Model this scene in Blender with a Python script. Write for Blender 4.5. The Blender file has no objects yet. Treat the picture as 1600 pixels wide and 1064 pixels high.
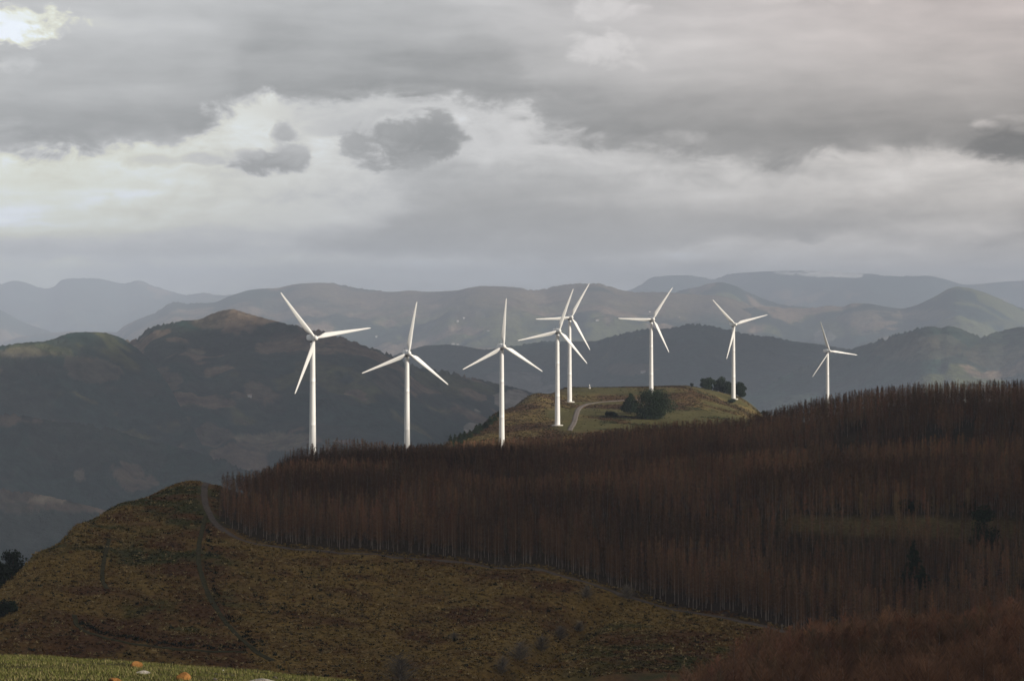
import bpy, bmesh, math, random
import numpy as np
from mathutils import Vector, Matrix, Euler

random.seed(7)
rng = np.random.default_rng(7)
scene = bpy.context.scene
col = scene.collection
R = math.radians

# ------------------------------------------------------------------ camera
F = 3778.0            # focal length in pixels of a 1600 pixel wide frame
HOR = 470.0           # row of the horizon in that frame
cam_data = bpy.data.cameras.new("camera")
cam_data.sensor_width = 36.0
cam_data.lens = F * 36.0 / 1600.0
cam_data.shift_y = -(532.0 - HOR) / 1600.0
cam_data.clip_start = 0.5
cam_data.clip_end = 120000.0
cam = bpy.data.objects.new("camera", cam_data)
cam.location = (0, 0, 0)
cam.rotation_euler = (R(90), 0, 0)
col.objects.link(cam)
scene.camera = cam

# ------------------------------------------------------------------ exposure and sampling
scene.view_settings.view_transform = 'Standard'
scene.view_settings.look = 'None'
scene.view_settings.exposure = 0.14
scene.view_settings.gamma = 1.0
scene.render.engine = 'CYCLES'
cy = scene.cycles
cy.use_denoising = True
cy.denoiser = 'OPENIMAGEDENOISE'
cy.denoising_input_passes = 'RGB_ALBEDO_NORMAL'
cy.denoising_prefilter = 'ACCURATE'
cy.max_bounces = 6
cy.diffuse_bounces = 3
cy.volume_bounces = 0
cy.use_adaptive_sampling = False

# ------------------------------------------------------------------ sun
SUN_EL = R(22.0)
SUN_H = Vector((math.sin(R(66)), -math.cos(R(66))))         # horizontal direction towards the sun
TO_SUN = Vector((SUN_H.x * math.cos(SUN_EL), SUN_H.y * math.cos(SUN_EL), math.sin(SUN_EL)))
sd = bpy.data.lights.new("sun", 'SUN')
sd.energy = 4.9
sd.angle = R(0.8)
sd.color = (1.0, 0.92, 0.80)
sun = bpy.data.objects.new("sun", sd)
sun.rotation_euler = TO_SUN.to_track_quat('Z', 'Y').to_euler()
sun.location = (1800, -900, 900)
col.objects.link(sun)

# ------------------------------------------------------------------ sky
class E:
    """a socket of a node tree with arithmetic"""
    tree = None
    def __init__(self, s): self.s = s
    @staticmethod
    def m(op, *a, clamp=False):
        n = E.tree.nodes.new('ShaderNodeMath'); n.operation = op; n.use_clamp = clamp
        for i, v in enumerate(a):
            if isinstance(v, E): E.tree.links.new(v.s, n.inputs[i])
            else: n.inputs[i].default_value = float(v)
        return E(n.outputs[0])
    def __add__(s, o): return E.m('ADD', s, o)
    __radd__ = __add__
    def __sub__(s, o): return E.m('SUBTRACT', s, o)
    def __rsub__(s, o): return E.m('SUBTRACT', o, s)
    def __mul__(s, o): return E.m('MULTIPLY', s, o)
    __rmul__ = __mul__
    def __truediv__(s, o): return E.m('DIVIDE', s, o)
    def __rtruediv__(s, o): return E.m('DIVIDE', o, s)
    def clamp(s): return E.m('ADD', s, 0.0, clamp=True)

def sstep(a, b, x):
    n = E.tree.nodes.new('ShaderNodeMapRange'); n.interpolation_type = 'SMOOTHSTEP'
    for i, v in enumerate((x, a, b)):
        if isinstance(v, E): E.tree.links.new(v.s, n.inputs[i])
        else: n.inputs[i].default_value = float(v)
    return E(n.outputs[0])
def lerp(a, b, t): return a + (b - a) * t
def vec(x, y, z=0.0):
    n = E.tree.nodes.new('ShaderNodeCombineXYZ')
    for i, v in enumerate((x, y, z)):
        if isinstance(v, E): E.tree.links.new(v.s, n.inputs[i])
        else: n.inputs[i].default_value = float(v)
    return n.outputs[0]
def noise(v, scale=1.0, detail=6.0, rough=0.55, dist=0.0):
    n = E.tree.nodes.new('ShaderNodeTexNoise'); n.noise_dimensions = '3D'
    E.tree.links.new(v, n.inputs['Vector'])
    n.inputs['Scale'].default_value = scale; n.inputs['Detail'].default_value = detail
    n.inputs['Roughness'].default_value = rough; n.inputs['Distortion'].default_value = dist
    return E(n.outputs[0])
def fcurve(x, pts):
    """piecewise smooth curve of x/1600 with the given (px, value/600) knots"""
    n = E.tree.nodes.new('ShaderNodeFloatCurve')
    c = n.mapping.curves[0]
    n.mapping.use_clip = True
    while len(c.points) < len(pts): c.points.new(0.5, 0.5)
    for p, (a, b) in zip(c.points, pts): p.location = (a / 1600.0, b / 600.0)
    n.mapping.update()
    E.tree.links.new((x / 1600.0).s, n.inputs['Value'])
    return E(n.outputs[0]) * 600.0

world = bpy.data.worlds.new("World")
scene.world = world
world.use_nodes = True
wt = world.node_tree
wt.nodes.clear()
E.tree = wt
SKY_K = 0.1
wout = wt.nodes.new('ShaderNodeOutputWorld')
wbg = wt.nodes.new('ShaderNodeBackground')
wbg.inputs['Strength'].default_value = SKY_K
wt.links.new(wbg.outputs[0], wout.inputs[0])
sky = wt.nodes.new('ShaderNodeTexSky')
sky.sky_type = 'NISHITA'
sky.sun_disc = False
sky.sun_elevation = SUN_EL
sky.sun_rotation = math.atan2(SUN_H.x, SUN_H.y)
tc = wt.nodes.new('ShaderNodeTexCoord')
sp = wt.nodes.new('ShaderNodeSeparateXYZ')
wt.links.new(tc.outputs['Generated'], sp.inputs[0])
dx, dy, dz = (E(sp.outputs[i]) for i in range(3))
# azimuth and elevation of the direction, in thousandths of the lens' own scale (1 = 1/3778 rad)
az = E.m('ARCTAN2', dx, dy) * F + 800.0
el = E.m('ARCSINE', dz) * (-F) + HOR
w1 = noise(vec(az / 210.0, el / 95.0, 3.1), 1.0, 6, 0.58)
w2 = noise(vec(az / 190.0, el / 80.0, 11.7), 1.0, 6, 0.58)
f1 = noise(vec(az / 95.0, el / 50.0, 5.5), 1.0, 7, 0.6, 0.6)
f2 = noise(vec(az / 420.0, el / 85.0, 8.2), 1.0, 6, 0.5, 0.4)
f3 = noise(vec(az / 44.0, el / 27.0, 2.2), 1.0, 6, 0.58, 0.5)
f4 = noise(vec(az / 160.0, el / 36.0, 14.2), 1.0, 5, 0.55, 0.3)
x = az + (w1 - 0.5) * 260.0
y = el + (w2 - 0.5) * 110.0 + (f1 - 0.5) * 60.0
# general tone under the deck
L = lerp(0.66, 0.70, sstep(330.0, 440.0, el))
L = L + (f2 - 0.5) * 0.55 + (f4 - 0.5) * 0.55 + (f1 - 0.5) * 0.40 + (f3 - 0.5) * 0.18
left = sstep(760.0, 0.0, az)
L = L + left * sstep(150.0, 50.0, E.m('ABSOLUTE', el - 285.0)) * 0.22
# lower stratus band
T2 = fcurve(x, [(0, 372), (350, 380), (560, 352), (640, 300), (860, 296), (1100, 330), (1500, 345), (1600, 330)])
B2 = fcurve(x, [(0, 402), (600, 399), (1050, 394), (1130, 376), (1250, 369), (1400, 350), (1600, 356)])
band = sstep(T2 - 40.0, T2 + 40.0, y) * sstep(B2 + 14.0, B2 - 12.0, el + (f1 - 0.5) * 26.0)
L = lerp(L, 0.43 + (f2 - 0.5) * 0.3 + (f3 - 0.5) * 0.12, band * 0.85)
# upper deck with a ragged base
ED = fcurve(x, [(0, 232), (130, 236), (290, 228), (345, 196), (390, 158), (520, 150), (700, 156), (800, 172), (850, 214), (1000, 236), (1200, 246), (1420, 250), (1600, 236)])
deck = sstep(ED + 26.0, ED - 30.0, y) * 0.55 + sstep(ED + 9.0, ED - 12.0, y + (f3 - 0.5) * 40.0) * 0.45
up = sstep(-10.0, 170.0, ED - el)
Ld = lerp(0.30, 0.52, up) + (f2 - 0.5) * 0.42 + (w1 - 0.5) * 0.20 + (f4 - 0.5) * 0.20 + (f1 - 0.5) * 0.08
L = lerp(L, Ld, deck)
# single clouds and gaps: centre, half size, tone, softness, opacity
blobs = [
    (20, 50, 110, 34, 0.95, 1.2, 1.0), (70, 36, 60, 14, 0.85, 1.2, 0.7), (45, 108, 40, 14, 0.62, 1.4, 0.6),
    (955, 80, 70, 32, 0.68, 1.3, 0.9), (945, 14, 60, 20, 0.66, 1.4, 0.85), (1290, 0, 150, 14, 0.62, 1.4, 0.8),
    (400, 182, 74, 44, 0.84, 1.8, 0.95), (560, 172, 190, 24, 0.62, 1.5, 0.7), (775, 205, 66, 50, 0.68, 1.4, 0.75),
    (650, 192, 110, 16, 0.90, 1.3, 0.8), (250, 246, 190, 16, 0.84, 1.3, 0.7), (60, 285, 170, 40, 0.80, 1.5, 0.6),
    (460, 290, 120, 24, 0.74, 1.5, 0.6),
    (560, 196, 60, 22, 0.46, 1.6, 0.7), (632, 226, 98, 48, 0.30, 0.9, 0.97, 0.85), (690, 218, 42, 42, 0.28, 1.0, 0.9, 0.9), (580, 234, 54, 32, 0.36, 1.3, 0.8, 1.0), (655, 256, 50, 20, 0.37, 1.3, 0.7, 1.1),
    (428, 258, 66, 20, 0.32, 1.1, 0.97, 1.0), (462, 238, 26, 24, 0.40, 1.6, 0.8, 1.2), (446, 206, 18, 20, 0.38, 1.6, 0.85, 1.2), (392, 242, 26, 10, 0.48, 1.6, 0.7, 1.2), (335, 250, 44, 12, 0.48, 1.6, 0.7, 1.2), (245, 256, 50, 12, 0.50, 1.6, 0.6, 1.2), (500, 200, 30, 14, 0.52, 1.6, 0.6, 1.2),
    (1528, 203, 26, 9, 0.68, 1.8, 0.7), (1590, 192, 50, 6, 0.56, 1.8, 0.4), (1570, 232, 84, 33, 0.16, 0.8, 0.97, 0.6),
    (1060, 216, 44, 12, 0.50, 1.8, 0.6), (900, 216, 50, 14, 0.52, 1.3, 0.7),
    (1330, 322, 280, 15, 0.62, 1.5, 0.5), (1250, 374, 44, 12, 0.38, 1.3, 0.75), (440, 345, 80, 20, 0.68, 1.4, 0.6),
    (110, 338, 44, 14, 0.74, 1.4, 0.6), (215, 395, 220, 8, 0.50, 1.4, 0.6), (510, 330, 120, 20, 0.66, 1.4, 0.5), (1150, 290, 200, 18, 0.68, 1.5, 0.5),
]
fx = (f1 - 0.5) * 3.0 + (f3 - 0.5) * 3.0 + (w1 - 0.5) * 1.5 + 0.25
for bx_, by_, rx_, ry_, lum, soft, op, *nf in blobs:
    nf = nf[0] if nf else 1.0
    u = (az + (w1 - 0.5) * 60.0 - bx_) / rx_
    v = (el + (w2 - 0.5) * 36.0 - by_) / ry_
    mk = sstep(0.0, soft, 1.0 - (u * u + v * v) + fx * nf) * op
    L = lerp(L, lum + (f3 - 0.5) * 0.26 * nf + (f1 - 0.5) * 0.16 - v * 0.025, mk)
# away from the photographed quarter only broken grey cloud remains
L = E.m('MAXIMUM', L * 1.02, 0.16)
L = L * lerp(1.0, 0.40, sstep(-100.0, -1300.0, el))
right = sstep(500.0, 1650.0, az)
highr = sstep(300.0, -40.0, el) * right
gap = sstep(0.72, 0.98, L)
mr = lerp(lerp(0.99, 1.05, right), 0.93, gap * (1.0 - right)) + highr * 0.03
mg = lerp(0.985, 0.978, right) - highr * 0.045
mb = lerp(lerp(0.985, 0.92, right), 1.06, gap * (1.0 - right)) - highr * 0.04
mb = mb - left * sstep(0.55, 0.75, L) * sstep(0.98, 0.84, L) * 0.15
cc = wt.nodes.new('ShaderNodeCombineColor')
for i, ch in enumerate((mr, mg, mb)):
    wt.links.new((ch * L * (1.0 / SKY_K)).s, cc.inputs[i])
mix = wt.nodes.new('ShaderNodeMix'); mix.data_type = 'RGBA'
mix.inputs['Factor'].default_value = 0.93
wt.links.new(sky.outputs[0], mix.inputs['A'])
wt.links.new(cc.outputs[0], mix.inputs['B'])
wt.links.new(mix.outputs['Result'], wbg.inputs['Color'])

# ------------------------------------------------------------------ numeric helpers
def hash2(ix, iy, seed):
    h = (ix.astype(np.int64) * 374761393 + iy.astype(np.int64) * 668265263 + seed * 974711) & 0xffffffff
    h = ((h ^ (h >> 13)) * 1274126177) & 0xffffffff
    return ((h ^ (h >> 16)) & 0xffff) / 65535.0
def vnoise(x, y, seed=0):
    x = np.asarray(x, float); y = np.asarray(y, float)
    ix = np.floor(x); iy = np.floor(y); fx = x - ix; fy = y - iy
    ux = fx * fx * fx * (fx * (fx * 6 - 15) + 10); uy = fy * fy * fy * (fy * (fy * 6 - 15) + 10)
    a = hash2(ix, iy, seed); b = hash2(ix + 1, iy, seed); c = hash2(ix, iy + 1, seed); d = hash2(ix + 1, iy + 1, seed)
    return (a * (1 - ux) + b * ux) * (1 - uy) + (c * (1 - ux) + d * ux) * uy
def fbm(x, y, o=5, seed=0, gain=0.5):
    s = 0; a = 1; t = 0
    for k in range(o):
        s = s + a * vnoise(x * 2 ** k + 17.3 * k, y * 2 ** k - 9.1 * k, seed + k); t += a; a *= gain
    return s / t
def ridged(x, y, o=5, seed=0):
    s = 0; a = 1; t = 0
    for k in range(o):
        n = 1 - np.abs(2 * vnoise(x * 2 ** k + 7.7 * k, y * 2 ** k + 3.1 * k, seed + k) - 1)
        s = s + a * n * n; t += a; a *= 0.5
    return s / t
def sm(a, b, x):
    t = np.clip((np.asarray(x, float) - a) / (b - a), 0, 1); return t * t * (3 - 2 * t)
def pchip(x, Y, q):
    """monotone cubic through Y (n, m) at x (n) evaluated at q"""
    x = np.asarray(x, float); Y = np.asarray(Y, float); q = np.clip(np.asarray(q, float), x[0], x[-1])
    one = Y.ndim == 1
    if one: Y = Y[:, None]
    h = np.diff(x)[:, None]; d = np.diff(Y, axis=0) / h
    m = np.zeros_like(Y)
    w1 = 2 * h[1:] + h[:-1]; w2 = h[1:] + 2 * h[:-1]
    ok = d[1:] * d[:-1] > 0
    with np.errstate(divide='ignore', invalid='ignore'):
        hm = (w1 + w2) / (w1 / d[:-1] + w2 / d[1:])
    m[1:-1] = np.where(ok, hm, 0); m[0] = d[0]; m[-1] = d[-1]
    i = np.clip(np.searchsorted(x, q) - 1, 0, len(x) - 2)
    hh = h[i]; t = ((q - x[i])[:, None]) / hh
    r = (2 * t**3 - 3 * t**2 + 1) * Y[i] + (t**3 - 2 * t**2 + t) * hh * m[i] + (-2 * t**3 + 3 * t**2) * Y[i + 1] + (t**3 - t**2) * hh * m[i + 1]
    return r[:, 0] if one else r

def tag(o, label=None, cat=None, group=None, kind=None):
    if label: o['label'] = label
    if cat: o['category'] = cat
    if group: o['group'] = group
    if kind: o['kind'] = kind
    return o
def empty(name, loc, rz=0.0):
    o = bpy.data.objects.new(name, None); o.location = loc; o.rotation_euler = (0, 0, rz)
    o.empty_display_size = 0.5; col.objects.link(o); return o
def mesh_np(name, V, faces_n, idx, mats, colors=None, smooth=False, mat_idx=None):
    """V (n,3); every face has faces_n corners; idx flat corner indices; colors per vertex"""
    me = bpy.data.meshes.new(name)
    V = np.ascontiguousarray(V, np.float32); idx = np.ascontiguousarray(idx, np.int32).ravel()
    nf = len(idx) // faces_n
    me.vertices.add(len(V)); me.vertices.foreach_set('co', V.ravel())
    me.loops.add(len(idx)); me.loops.foreach_set('vertex_index', idx)
    me.polygons.add(nf)
    me.polygons.foreach_set('loop_start', np.arange(0, nf * faces_n, faces_n, dtype=np.int32))
    if smooth: me.polygons.foreach_set('use_smooth', np.ones(nf, bool))
    for m in (mats if isinstance(mats, (list, tuple)) else [mats]): me.materials.append(m)
    if mat_idx is not None: me.polygons.foreach_set('material_index', np.ascontiguousarray(mat_idx, np.int32))
    me.update(calc_edges=True)
    if colors is not None:
        ca = me.color_attributes.new('tint', 'FLOAT_COLOR', 'POINT')
        C4 = np.ones((len(V), 4), np.float32); C4[:, :3] = colors
        ca.data.foreach_set('color', C4.ravel())
    return me
def obj(name, me, parent=None):
    o = bpy.data.objects.new(name, me); col.objects.link(o)
    if parent is not None: o.parent = parent
    return o
def grid_idx(nr, nc):
    a = np.arange(nr * nc).reshape(nr, nc)
    return np.stack([a[:-1, :-1], a[:-1, 1:], a[1:, 1:], a[1:, :-1]], -1).reshape(-1)

# ------------------------------------------------------------------ materials
def mat(name, base=(0.5, 0.5, 0.5), rough=0.8, attr=None, var=None, bump=None, spec=0.3, objvar=0.0):
    """var = (scale, dark factor, light factor); bump = (scale, distance); attr: colour read from the mesh"""
    m = bpy.data.materials.new(name); m.use_nodes = True
    t = m.node_tree; b = t.nodes['Principled BSDF']
    b.inputs['Roughness'].default_value = rough
    b.inputs['Specular IOR Level'].default_value = spec
    src = None
    if attr:
        a = t.nodes.new('ShaderNodeVertexColor'); a.layer_name = attr; src = a.outputs[0]
    else:
        c = t.nodes.new('ShaderNodeRGB'); c.outputs[0].default_value = (*base, 1); src = c.outputs[0]
    def mult(src, fac):
        mx = t.nodes.new('ShaderNodeMix'); mx.data_type = 'RGBA'; mx.blend_type = 'MULTIPLY'
        mx.inputs['Factor'].default_value = 1.0
        t.links.new(src, mx.inputs['A']); t.links.new(fac, mx.inputs['B']); return mx.outputs['Result']
    g = None
    if var or bump:
        g = t.nodes.new('ShaderNodeNewGeometry')
    for v in (var if isinstance(var, list) else [var] if var else []):
        n = t.nodes.new('ShaderNodeTexNoise'); n.inputs['Scale'].default_value = v[0]
        n.inputs['Detail'].default_value = 5; n.inputs['Roughness'].default_value = 0.65
        t.links.new(g.outputs['Position'], n.inputs['Vector'])
        mr = t.nodes.new('ShaderNodeMapRange'); mr.inputs[1].default_value = 0.3; mr.inputs[2].default_value = 0.7
        mr.inputs[3].default_value = v[1]; mr.inputs[4].default_value = v[2]
        t.links.new(n.outputs[0], mr.inputs[0]); src = mult(src, mr.outputs[0])
    if objvar:
        oi = t.nodes.new('ShaderNodeObjectInfo')
        mr = t.nodes.new('ShaderNodeMapRange'); mr.inputs[3].default_value = 1 - objvar; mr.inputs[4].default_value = 1 + objvar
        t.links.new(oi.outputs['Random'], mr.inputs[0]); src = mult(src, mr.outputs[0])
    t.links.new(src, b.inputs['Base Color'])
    if bump:
        n = t.nodes.new('ShaderNodeTexNoise'); n.inputs['Scale'].default_value = bump[0]; n.inputs['Detail'].default_value = 6
        n.inputs['Roughness'].default_value = 0.7
        t.links.new(g.outputs['Position'], n.inputs['Vector'])
        bp = t.nodes.new('ShaderNodeBump'); bp.inputs['Strength'].default_value = 1.0; bp.inputs['Distance'].default_value = bump[1]
        t.links.new(n.outputs[0], bp.inputs['Height']); t.links.new(bp.outputs[0], b.inputs['Normal'])
    return m

M = {}
M['terrain'] = mat('heath_ground', attr='tint', rough=0.95, var=[(0.9, 0.55, 1.45), (0.12, 0.75, 1.25)], bump=(1.6, 0.5), spec=0.1)
M['mountain'] = mat('mountain_cover', attr='tint', rough=1.0, var=[(0.03, 0.5, 1.55), (0.007, 0.7, 1.3)], bump=(0.035, 18.0), spec=0.0)
M['far'] = mat('far_mountain_cover', attr='tint', rough=1.0, var=[(0.004, 0.75, 1.25)], bump=(0.008, 30.0), spec=0.0)
M['white'] = mat('white_turbine_paint', (0.80, 0.80, 0.78), rough=0.42, var=(0.12, 0.98, 1.01), spec=0.4)
M['nacelle'] = mat('nacelle_shell', (0.84, 0.85, 0.86), rough=0.4, var=(1.1, 0.92, 1.03), spec=0.4)
M['dark'] = mat('dark_metal', (0.05, 0.05, 0.055), rough=0.6)
M['concrete'] = mat('concrete', (0.48, 0.46, 0.42), rough=0.9, var=(1.5, 0.8, 1.15))
M['twig'] = mat('bare_twigs', attr='tint', rough=0.95, spec=0.05, objvar=0.3)
M['bark'] = mat('larch_bark', (0.34, 0.285, 0.235), rough=0.95, var=(1.2, 0.7, 1.25), spec=0.1, objvar=0.3)
M['stand'] = mat('larch_stand', attr='tint', rough=0.95, spec=0.05)
M['needle'] = mat('dark_needles', attr='tint', rough=0.9, spec=0.1)
M['pinebark'] = mat('pine_bark', (0.07, 0.05, 0.035), rough=0.95)
M['cover'] = mat('ground_cover', attr='tint', rough=0.95, spec=0.05)
M['grass'] = mat('grass_blades', attr='tint', rough=0.8, spec=0.15)
M['track'] = mat('dirt_track', (0.125, 0.105, 0.088), rough=1.0, var=[(0.7, 0.7, 1.3), (0.1, 0.8, 1.2)], spec=0.05)
M['road'] = mat('gravel_road', (0.15, 0.13, 0.118), rough=1.0, var=[(0.6, 0.85, 1.15), (0.08, 0.85, 1.15)], spec=0.05)
M['grasspath'] = mat('worn_grass_path', (0.060, 0.055, 0.024), rough=1.0, var=[(0.8, 0.6, 1.4)], spec=0.05)
M['orange_rock'] = mat('orange_lichened_rock', (0.25, 0.115, 0.032), rough=0.95, var=(6, 0.6, 1.3), bump=(14, 0.03))
M['pale_rock'] = mat('pale_limestone', (0.36, 0.33, 0.29), rough=0.95, var=(7, 0.65, 1.2), bump=(14, 0.03))
M['dark_rock'] = mat('dark_stone', (0.07, 0.06, 0.05), rough=0.95, var=(7, 0.6, 1.3), bump=(14, 0.03))
M['plaster'] = mat('white_plaster', (0.62, 0.61, 0.59), rough=0.9, var=(0.4, 0.9, 1.05))
M['tile'] = mat('roof_tile', (0.36, 0.26, 0.22), rough=0.9, var=(0.5, 0.8, 1.2))
M['shade_cloud'] = mat('shade_cloud_shell', (0.86, 0.86, 0.87), rough=1.0, spec=0.0)  # opaque shell of the unseen clouds added for shade

# ------------------------------------------------------------------ the near hill
ST = [1, 12, 20, 28, 36, 45, 56, 80, 150, 300, 420, 480, 560, 640, 680, 720, 760, 800, 850, 900, 950, 1000, 1050, 1100, 1150, 1200, 1300, 1400, 1500, 1600, 1700, 1750, 1800, 1950, 2200, 3000, 4500]
def P(py, Y): return -(py - HOR) / F * Y
COLS = {
 -500: {560: -112, 640: -140, 720: -185, 800: -235, 900: -290, 1000: -330, 1200: -390, 1500: -425},
 -120: {560: P(1010, 560), 640: -95, 680: -118, 720: -140, 760: -165, 800: -190, 900: -255, 1000: -305, 1200: -375, 1500: -422},
 0:    {560: P(1010, 560), 640: P(930, 640), 680: P(921, 680), 720: -103, 800: -175, 900: -245, 1000: -300, 1200: -370, 1500: -420},
 30:   {560: P(1014, 560), 640: P(912, 640), 680: P(895, 680), 720: -92, 760: -125, 800: -150, 900: -230, 1000: -290, 1200: -365, 1500: -420},
 60:   {560: P(1020, 560), 640: P(902, 640), 680: P(866, 680), 720: -84, 760: -105, 800: -130, 900: -215, 1000: -280, 1200: -360, 1500: -420},
 130:  {560: P(1030, 560), 640: P(905, 640), 680: P(852, 680), 720: P(820, 720), 760: -73, 800: -90, 900: -170, 1000: -250, 1200: -340, 1500: -415},
 200:  {560: P(1035, 560), 640: P(910, 640), 680: P(864, 680), 720: P(822, 720), 760: P(787, 760), 800: -69, 850: -88, 900: -120, 1000: -205, 1200: -320, 1500: -410},
 300:  {560: P(1040, 560), 640: P(917, 640), 680: P(868, 680), 720: P(826, 720), 760: P(785, 760), 800: P(756, 800), 850: -64, 900: -82, 1000: -140, 1200: -280, 1500: -400},
 350:  {560: P(1042, 560), 640: P(922, 640), 680: P(872, 680), 720: P(828, 720), 760: P(794, 760), 800: P(766, 800), 850: -66, 900: -74, 1000: -105, 1200: -240, 1500: -390},
 400:  {560: P(1044, 560), 640: P(930, 640), 680: P(880, 680), 720: P(842, 720), 760: P(812, 760), 800: P(788, 800), 850: -69, 900: -72, 1000: -82, 1050: -92, 1100: -115, 1200: -200, 1500: -370},
 450:  {560: P(1045, 560), 640: P(936, 640), 680: P(889, 680), 720: P(853, 720), 760: -71, 800: -70, 850: -70, 900: -72, 1000: -75, 1050: -73.5, 1100: -84, 1200: -130, 1300: -190, 1500: -330},
 520:  {560: P(1048, 560), 640: P(945, 640), 680: P(899, 680), 720: P(863, 720), 760: -73, 800: -72, 850: -71, 900: -72, 1000: -76, 1050: -74, 1100: -80, 1200: -97, 1300: -132, 1500: -260},
 640:  {560: P(1050, 560), 640: P(958, 640), 680: P(908, 680), 720: P(873, 720), 760: -75, 800: -73, 850: -72, 900: -72, 1000: -76, 1100: -80, 1200: -81.5, 1300: -92, 1400: -125, 1600: -220},
 720:  {560: P(1050, 560), 640: P(962, 640), 680: P(912, 680), 720: P(880, 720), 760: -76, 800: -73.5, 850: -73, 900: -73, 1000: -77, 1100: -79, 1200: -79, 1300: -80, 1350: -79, 1400: P(680, 1400), 1500: -100, 1600: -150},
 785:  {560: P(1048, 560), 640: P(967, 640), 680: P(912, 680), 720: P(886, 720), 760: -76, 800: -74, 900: -74, 1000: -77, 1100: -79, 1200: -79, 1300: -78.5, 1400: -74, 1500: P(642, 1500), 1600: -80, 1700: -120},
 840:  {560: P(1045, 560), 640: P(971, 640), 680: P(916, 680), 720: -78, 760: -77, 800: -74.5, 850: -73.5, 900: -73.5, 1000: -77, 1100: -78, 1200: -78, 1300: -77, 1400: -73, 1500: P(640, 1500), 1600: P(616, 1600), 1650: P(616, 1650), 1700: -76, 1800: -110},
 890:  {560: P(1042, 560), 640: P(975, 640), 680: P(920, 680), 720: -79, 760: -77, 800: -75, 850: -73.5, 900: -73, 1000: -76, 1100: -77, 1200: -76, 1300: -75, 1400: -72, 1500: -69.5, 1600: -67.5, 1700: P(605.5, 1700), 1750: -64, 1800: -75, 1950: -120},
 980:  {560: P(1040, 560), 640: P(975, 640), 680: P(936, 680), 720: -81.5, 760: -79, 800: -75.5, 850: -73, 900: -71, 955: -78, 1000: -76, 1100: -72, 1200: -72.5, 1300: -74, 1400: -73, 1500: -70.5, 1600: P(630, 1600), 1700: P(607, 1700), 1750: -62.5, 1800: -68, 1950: -115},
 1060: {560: P(1042, 560), 640: P(975, 640), 680: P(952, 680), 720: -83, 760: -79, 800: -75, 850: -72, 900: -70, 955: -79, 1000: -75, 1100: -70, 1200: -71, 1300: -73.5, 1400: -74, 1500: -72, 1600: P(628, 1600), 1700: P(605, 1700), 1750: -61.5, 1800: -65, 1950: -105},
 1146: {560: P(1046, 560), 640: P(982, 640), 680: -87, 720: -84, 760: -79, 800: -75, 850: -71, 900: -69, 955: -80, 1000: -76, 1100: -68.5, 1200: -69.5, 1300: -73, 1400: -75, 1500: -75, 1600: -74, 1700: -73, 1750: P(621, 1750), 1800: P(617, 1800), 1950: -105},
 1230: {560: -90, 640: P(988, 640), 680: -87, 720: -83, 745: -76.5, 775: -68.5, 800: -68, 850: -70, 900: -68, 955: -80, 1000: -74, 1100: -64, 1150: -63, 1200: -64, 1300: -70, 1400: -75, 1500: -80, 1600: -85, 1700: -88, 1800: -94, 1950: -108},
 1294: {560: -91, 640: -89, 680: -87, 720: -82, 745: -76.5, 775: -68.5, 800: -68, 850: -69, 900: -66, 955: -79, 1000: -73, 1100: -60, 1150: -58.5, 1200: -59.5, 1300: -68, 1400: -75, 1500: -80, 1600: -85, 1700: -89, 1800: -92, 1950: -95.5},
 1400: {560: -92, 640: -89, 680: -87, 720: -80, 745: -76.5, 775: -68.5, 800: -68, 850: -67, 900: -64, 955: -77, 1000: -70, 1050: -59.5, 1100: -55, 1150: -53, 1200: -54.5, 1300: -63, 1500: -82, 1700: -95, 1950: -110},
 1600: {560: -92, 640: -89, 680: -87, 720: -80, 745: -76.5, 775: -68.5, 800: -68, 850: -66, 900: -62, 955: -74, 1000: -66, 1050: -56, 1100: -52, 1150: -50.5, 1200: -53, 1300: -60, 1500: -80, 1700: -95, 1950: -115},
 2100: {560: -92, 640: -88, 680: -86, 720: -79, 760: -72, 800: -70, 850: -64, 900: -58, 950: -61, 1000: -56, 1050: -50, 1100: -46, 1150: -44, 1200: -47, 1300: -56, 1500: -76, 1700: -95, 1950: -120},
}
KX = np.array(sorted(COLS), float)
def nearz(px, Y):
    crest = np.interp(px, [-500, 0, 60, 250, 400, 530, 620, 800, 1600, 2100], [1020, 1031, 1032, 1043, 1054, 1067, 1080, 1105, 1210, 1270])
    if Y == 1: return -1.7
    if Y == 12: return P(crest + 90, 12)
    if Y == 20: return P(crest + 40, 20)
    if Y == 28: return P(crest + 20, 28)
    if Y == 36: return P(crest + 7, 36)
    if Y == 45: return P(crest, 45)
    if Y == 56: return P(crest + 3, 56)
    if Y == 80: return P(crest + 130, 80) 
    if Y == 150: return -36 - max(0, px - 600) / 200
    rw = np.interp(px, [640, 900, 1000, 1100, 1230, 1600, 2100], [0, 0.2, 0.74, 0.84, 0.88, 1, 1])
    if Y == 300: return (1 - rw) * -76 + rw * -57
    if Y == 420: return (1 - rw) * -98 + rw * -64
    if Y == 480: return (1 - rw) * -97 + rw * -71
    return None
prof = []
ST = sorted(ST + [745, 775, 955, 1650])
YROW = np.concatenate([np.geomspace(1, 30, 60, False), np.geomspace(30, 60, 110, False), np.geomspace(60, 545, 120, False),
                       np.geomspace(545, 1830, 300, False), np.geomspace(1830, 4500, 70)])
for px in KX:
    k = COLS[int(px)]
    ys, zs = [], []
    for s in ST:
        n = nearz(px, s) if s < 560 else k.get(s)
        if s >= 2200 and n is None: n = {2200: -260 if px > 850 else -500, 3000: -640, 4500: -872}[s]
        if n is not None: ys.append(s); zs.append(n)
    prof.append(pchip(ys, np.array(zs), YROW))
PXC = np.arange(-1000, 2701, 3.25)
HG = pchip(KX, np.array(prof), PXC).T                        # rows Y, columns px
PXG, YG = np.meshgrid(PXC, YROW)
XG = (PXG - 800) / F * YG
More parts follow.
